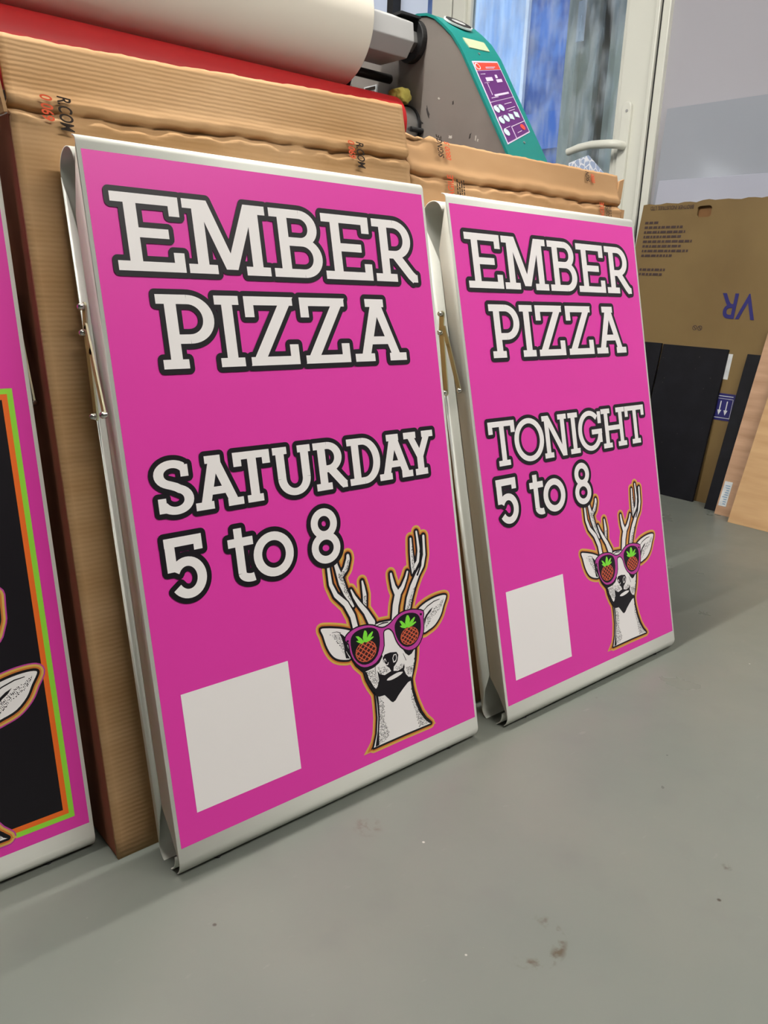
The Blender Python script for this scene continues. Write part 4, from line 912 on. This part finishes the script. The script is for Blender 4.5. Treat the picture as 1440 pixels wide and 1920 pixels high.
# ---- outside, seen through the glass
s = MB(); s.box((2.62, -1, -.12), (9, 9, -.02)); struct(s.build('yard_ground', M['ground']))
pw = empty('porch_wall', (2.9, 1.7, 0)); struct(pw)
for y0, y1, m, x0 in ((1.50, 1.60, 'beige', 2.92), (1.60, 1.655, 'beige2', 2.95), (1.655, 1.71, 'beigedark', 2.97), (1.71, 1.80, 'beige2', 2.93), (1.80, 1.858, 'beige', 2.90)):
    s = MB(); s.box((x0 - 2.9, y0 - 1.7, 0), (3.02 - 2.9, y1 - 1.7, 2.6)); s.build('porch_post', M[m], pw)
s = MB(); s.box((-.012, .062, 1.76), (0, .098, 1.92)); s.box((-.016, .075, 1.80), (-.012, .087, 1.86)); s.build('keep_plate', M['pwhite'], pw)
sh = empty('yard_shed', (5, 4, 0)); struct(sh)
s = MB(); s.box((0, -.16, -.02), (.4, 3.2, 4)); s.build('shed_cladding', M['paleext'], sh)
s = MB(); s.box((-.10, -.9, -.02), (.4, -.16, 4)); s.build('shed_door', M['blueext'], sh)
s = MB(); s.box((-.13, -.18, -.02), (-.05, -.15, 4)); s.build('corner_trim', M['pwhite'], sh)
s = MB(); s.box((-.14, -.9, 1.72), (-.10, -.18, 1.98)); s.build('door_band', mat('bright_blue_band', (52, 100, 176), .4), sh)
s = MB(); s.box((0, -4.5, -.02), (.4, -.9, 4)); s.build('shed_cladding', M['paleext'], sh)

# ------------------------------------------------------------------ sheets leaning on the right wall
def leaner(name, x0, lean, y0, y1, h, th, m, label, cat, roll_=0.0):
    o = empty(name, (x0, (y0 + y1) / 2, 0), (roll_, lean, 0)); tag(o, label, cat, {'gloss_sheet': 'glossy sheets on the right wall', 'black_board': 'black boards on the right wall', 'plywood_sheet': 'plywood sheets on the right wall'}[name])
    s = MB(); hw_ = (y1 - y0) / 2; s.box((0, -hw_, 0), (th, hw_, h)); b = s.build('sheet', m, o, bevel=.0012)
    return o, (y0 + y1) / 2
def face_prism(o, name, pts, m, parent=None, x0=-.0012, x1=.0006, cy=0):
    s = MB(); s.prism([(a - cy, b) for a, b in pts], lambda a, b, d: (d, a, b), x0, x1); q = s.build(name, m, parent or o); return q
o, cy = leaner('gloss_sheet', 2.355, .064, .05, 1.011, 1.327, .006, M['acryl'], 'tall grey glossy sheet leaning on the right wall behind the brown carton sheet', 'sheet')
o, cy = leaner('gloss_sheet', 2.308, .100, .05, .994, 1.086, .006, M['acryl2'], 'shorter lilac glossy sheet between the tall grey sheet and brown carton sheet', 'sheet')
# flattened carton with a hand hole and upside-down print
LB_ = .15; br = empty('flattened_carton', (2.24, .72, 0), (0, LB_, 0)); tag(br, 'large olive brown flattened carton with hand hole and upside down VR print', 'box')
ca = math.cos(LB_); zz = lambda z: z / ca
hole = [(.758, zz(.962)), (.768, zz(.958)), (.802, zz(.958)), (.809, zz(.965)), (.812, zz(.990)), (.804, zz(.995)), (.768, zz(.996)), (.759, zz(.990))]
hole = [(.756 + (a - .756) * 1.0, b - .010) for a, b in hole]
bm = bmesh.new(); ytop = 1.012
outer = [(.34, 0), (1.028, 0)] + [(1.028 - .688 * k / 30, zz(.997 + .012 * k / 30) + .0025 * math.sin(k * 1.9) + (.003 if 9 < k < 14 else 0)) for k in range(31)]
vs = [bm.verts.new((0, a - .72, b)) for a, b in outer]; eo = [bm.edges.new((vs[k], vs[(k + 1) % len(vs)])) for k in range(len(vs))]
vh = [bm.verts.new((0, a - .72, b)) for a, b in hole]; eh = [bm.edges.new((vh[k], vh[(k + 1) % len(vh)])) for k in range(len(vh))]
bmesh.ops.triangle_fill(bm, edges=eo + eh, use_beauty=True)
me = bpy.data.meshes.new('sheet'); bm.to_mesh(me); bm.free(); me.materials.append(M['olive'])
sh_ = bpy.data.objects.new('sheet', me); COL.objects.link(sh_); sh_.parent = br
md = sh_.modifiers.new('board', 'SOLIDIFY'); md.thickness = .006; md.offset = -1 if sum(p.normal.x for p in me.polygons) < 0 else 1
s = MB(); s.box((.0120, .01, .88), (.0135, .13, 1.0)); s.box((.0062, .01, .87), (.0135, .13, .88)); s.build('inner_liner', M['cshade'], br)
# upside-down print: reads right to left, feet up.  local axes: text x -> +y, text y -> -z
def updown(body, size, m, y, z, sh=0.0, xs=1.0, nm='printed_text'):
    return text_obj(nm, body, size, m, br, frame((-.0008 - .0006, y - .72, zz(z)), (0, 1, 0), (0, 0, -1)), sh, xs=xs, bold=.012)
updown('VR', .118, M['blue_ink'], .528, .697, 0.0, .86)
updown('BROTHER INDUSTRIES, LTD.', .0185, M['olive_ink'], .826, .990, 0, .74)
rnd = random.Random(11); s = MB(); s.nofix = True
for k, (n, L) in enumerate([(0, .05), (1, .155), (2, .16), (3, .15), (4, .19), (5, .15), (6, .185), (7, .12), (10, .10), (11, .09)]):
    y = 1.006 - .0015 * n; z = zz(.938 - .0163 * n); end = y - L
    while y > end:
        w_ = rnd.uniform(.006, .022); w_ = min(w_, y - end + .003)
        s.face([(-.0012, y - .72, z), (-.0012, y - w_ - .72, z), (-.0012, y - w_ - .72, z - .0085), (-.0012, y - .72, z - .0085)]); y -= w_ + .004
tag(s.build('small_print', M['olive_ink'], br), kind='stuff')
for yc in (.727, .708):
    q = Ink(lambda a, b, l: (-.0012, a - .72, zz(b))); 
    for k in range(20):
        t0, t1 = 2 * PI * k / 20, 2 * PI * (k + 1) / 20
        q.poly([(yc + r * math.cos(t), .579 + r * math.sin(t)) for r, t in ((.0085, t0), (.0085, t1), (.0065, t1), (.0065, t0))], 0, 0)
    q.capsule((yc - .005, .574), (yc + .005, .584), .0012, .0012, 0, 0); q.build('recycling_mark', [M['olive_ink']], br)
lb = face_prism(br, 'handling_label', [(.525, zz(.283)), (.640, zz(.283)), (.640, zz(.372)), (.525, zz(.372))], M['blue_ink'], cy=.72)
q = Ink(lambda a, b, l: (-.0016, a - .72, zz(b)))
for a, b, c, d in ((.535, .362, .632, .3645), (.533, .2905, .632, .2925), (.535, .354, .632, .3555), (.533, .2905, .5345, .355)): q.poly([(a, b), (c, b), (c, d), (a, d)], 0, 0)
for a in (.552, .574):
    q.poly([(a - .0018, .347), (a + .0018, .347), (a + .0018, .315), (a - .0018, .315)], 0, 0); q.poly([(a - .007, .317), (a + .007, .317), (a, .300)], 0, 0)
q.build('arrow_print', [M['sticker']], lb)
face_prism(br, 'white_sticker', [(.570, zz(.418)), (.604, zz(.418)), (.604, zz(.502)), (.570, zz(.502))], M['sticker'], cy=.72)
# black boards and plywood
o, cy = leaner('black_board', 2.215, .18, .585, .828, .525, .010, M['blackboard'], 'wide black board leaning on the olive carton sheet, right of the TONIGHT board', 'board')
q = Ink(lambda a, b, l: (-.0006, a, b))
rnd = random.Random(2)
for k in range(16): q.disc((rnd.uniform(-.10, .11), rnd.uniform(.04, .50)), rnd.uniform(.0008, .0022), 0, 0, 7)
tag(q.build('dust_specks', [M['scuff']], o), kind='stuff')
o, cy = leaner('black_board', 2.2155, .178, .834, 1.12, .527, .008, M['blackboard'], 'black board half hidden behind the TONIGHT board, left of the slit', 'board')
o, cy = leaner('black_board', 2.168, .26, .22, .516, .526, .014, M['blackboard'], 'narrow strip of black board showing behind the pinkish plywood sheet', 'board')
o, cy = leaner('plywood_sheet', 2.137, .29, .02, .464, .62, .012, M['wood1'], 'pinkish plywood sheet with small white sticker near its foot', 'board')
st = face_prism(o, 'paper_sticker', [(.432, .030), (.462 - .004, .030), (.458, .112), (.432, .112)][::1], M['sticker'], cy=cy)
rnd = random.Random(4); q = Ink(lambda a, b, l: (-.0016, a - cy, b))
for k in range(9):
    z = .036 + .0075 * k; q.poly([(.436, z), (.436 + rnd.uniform(.008, .018), z), (.436 + rnd.uniform(.008, .018), z + .0035), (.436, z + .0035)], 0, 0)
q.build('sticker_print', [M['stickblue']], st)
o, cy = leaner('plywood_sheet', 2.078, .34, -.10, .388, .64, .015, M['wood2'], 'pale plywood sheet nearest the camera at the right photo edge', 'board', 0.0)

# ------------------------------------------------------------------ lights
LW = (1.0, .965, .90)
def ceiling_light(x, y, lx, ly, strength, label):
    o = empty('ceiling_light', (x, y, 2.75)); tag(o, label, 'lamp', 'ceiling lamps')
    s = MB(); s.box((-lx / 2 - .02, -ly / 2 - .02, -.05), (lx / 2 + .02, ly / 2 + .02, 0)); s.build('lamp_housing', M['upvc'], o)
    s = MB(); s.box((-lx / 2, -ly / 2, -.062), (lx / 2, ly / 2, -.0505)); s.build('diffuser', emit('lamp_diffuser', LW, strength), o)
ceiling_light(.1, .640, 1.4, .014, L_A, 'slim ceiling tube lamp running above the laminator')
ceiling_light(.85, -1.5, 2.0, .30, L_B, 'wide ceiling lamp above the open floor behind the camera')
ceiling_light(1.55, -.7, .12, 1.2, L_D, 'ceiling tube lamp nearest the right wall')

W = bpy.data.worlds.new('sky'); SC.world = W; W.use_nodes = True
nt = W.node_tree; bg = nt.nodes['Background']
bg.inputs['Color'].default_value = (.78, .87, 1.0, 1); bg.inputs['Strength'].default_value = SKY

# ------------------------------------------------------------------ camera
c = ART['cam']; cd = bpy.data.cameras.new('camera'); cam = bpy.data.objects.new('camera', cd); COL.objects.link(cam)
f_, r_, u_ = (Vector(c[k]).normalized() for k in ('fwd', 'right', 'up'))
cam.matrix_world = Matrix(((r_.x, u_.x, -f_.x, c['loc'][0]), (r_.y, u_.y, -f_.y, c['loc'][1]), (r_.z, u_.z, -f_.z, c['loc'][2]), (0, 0, 0, 1)))
cd.sensor_fit = 'HORIZONTAL'; cd.sensor_width = 36.0; cd.lens = 36.0 * c['f'] / 1440.0; cd.clip_start = .02
SC.camera = cam
SC.view_settings.view_transform = 'Standard'; SC.view_settings.look = 'None'; SC.view_settings.gamma = 1.0
SC.view_settings.use_curve_mapping = False; SC.view_settings.exposure = EXPO
SC.cycles.use_denoising = True
SC.cycles.max_bounces = 6; SC.cycles.diffuse_bounces = 3; SC.cycles.glossy_bounces = 3; SC.cycles.transparent_max_bounces = 8
SC.cycles.use_adaptive_sampling = True; SC.cycles.adaptive_threshold = .02
SC.cycles.caustics_reflective = False; SC.cycles.caustics_refractive = False
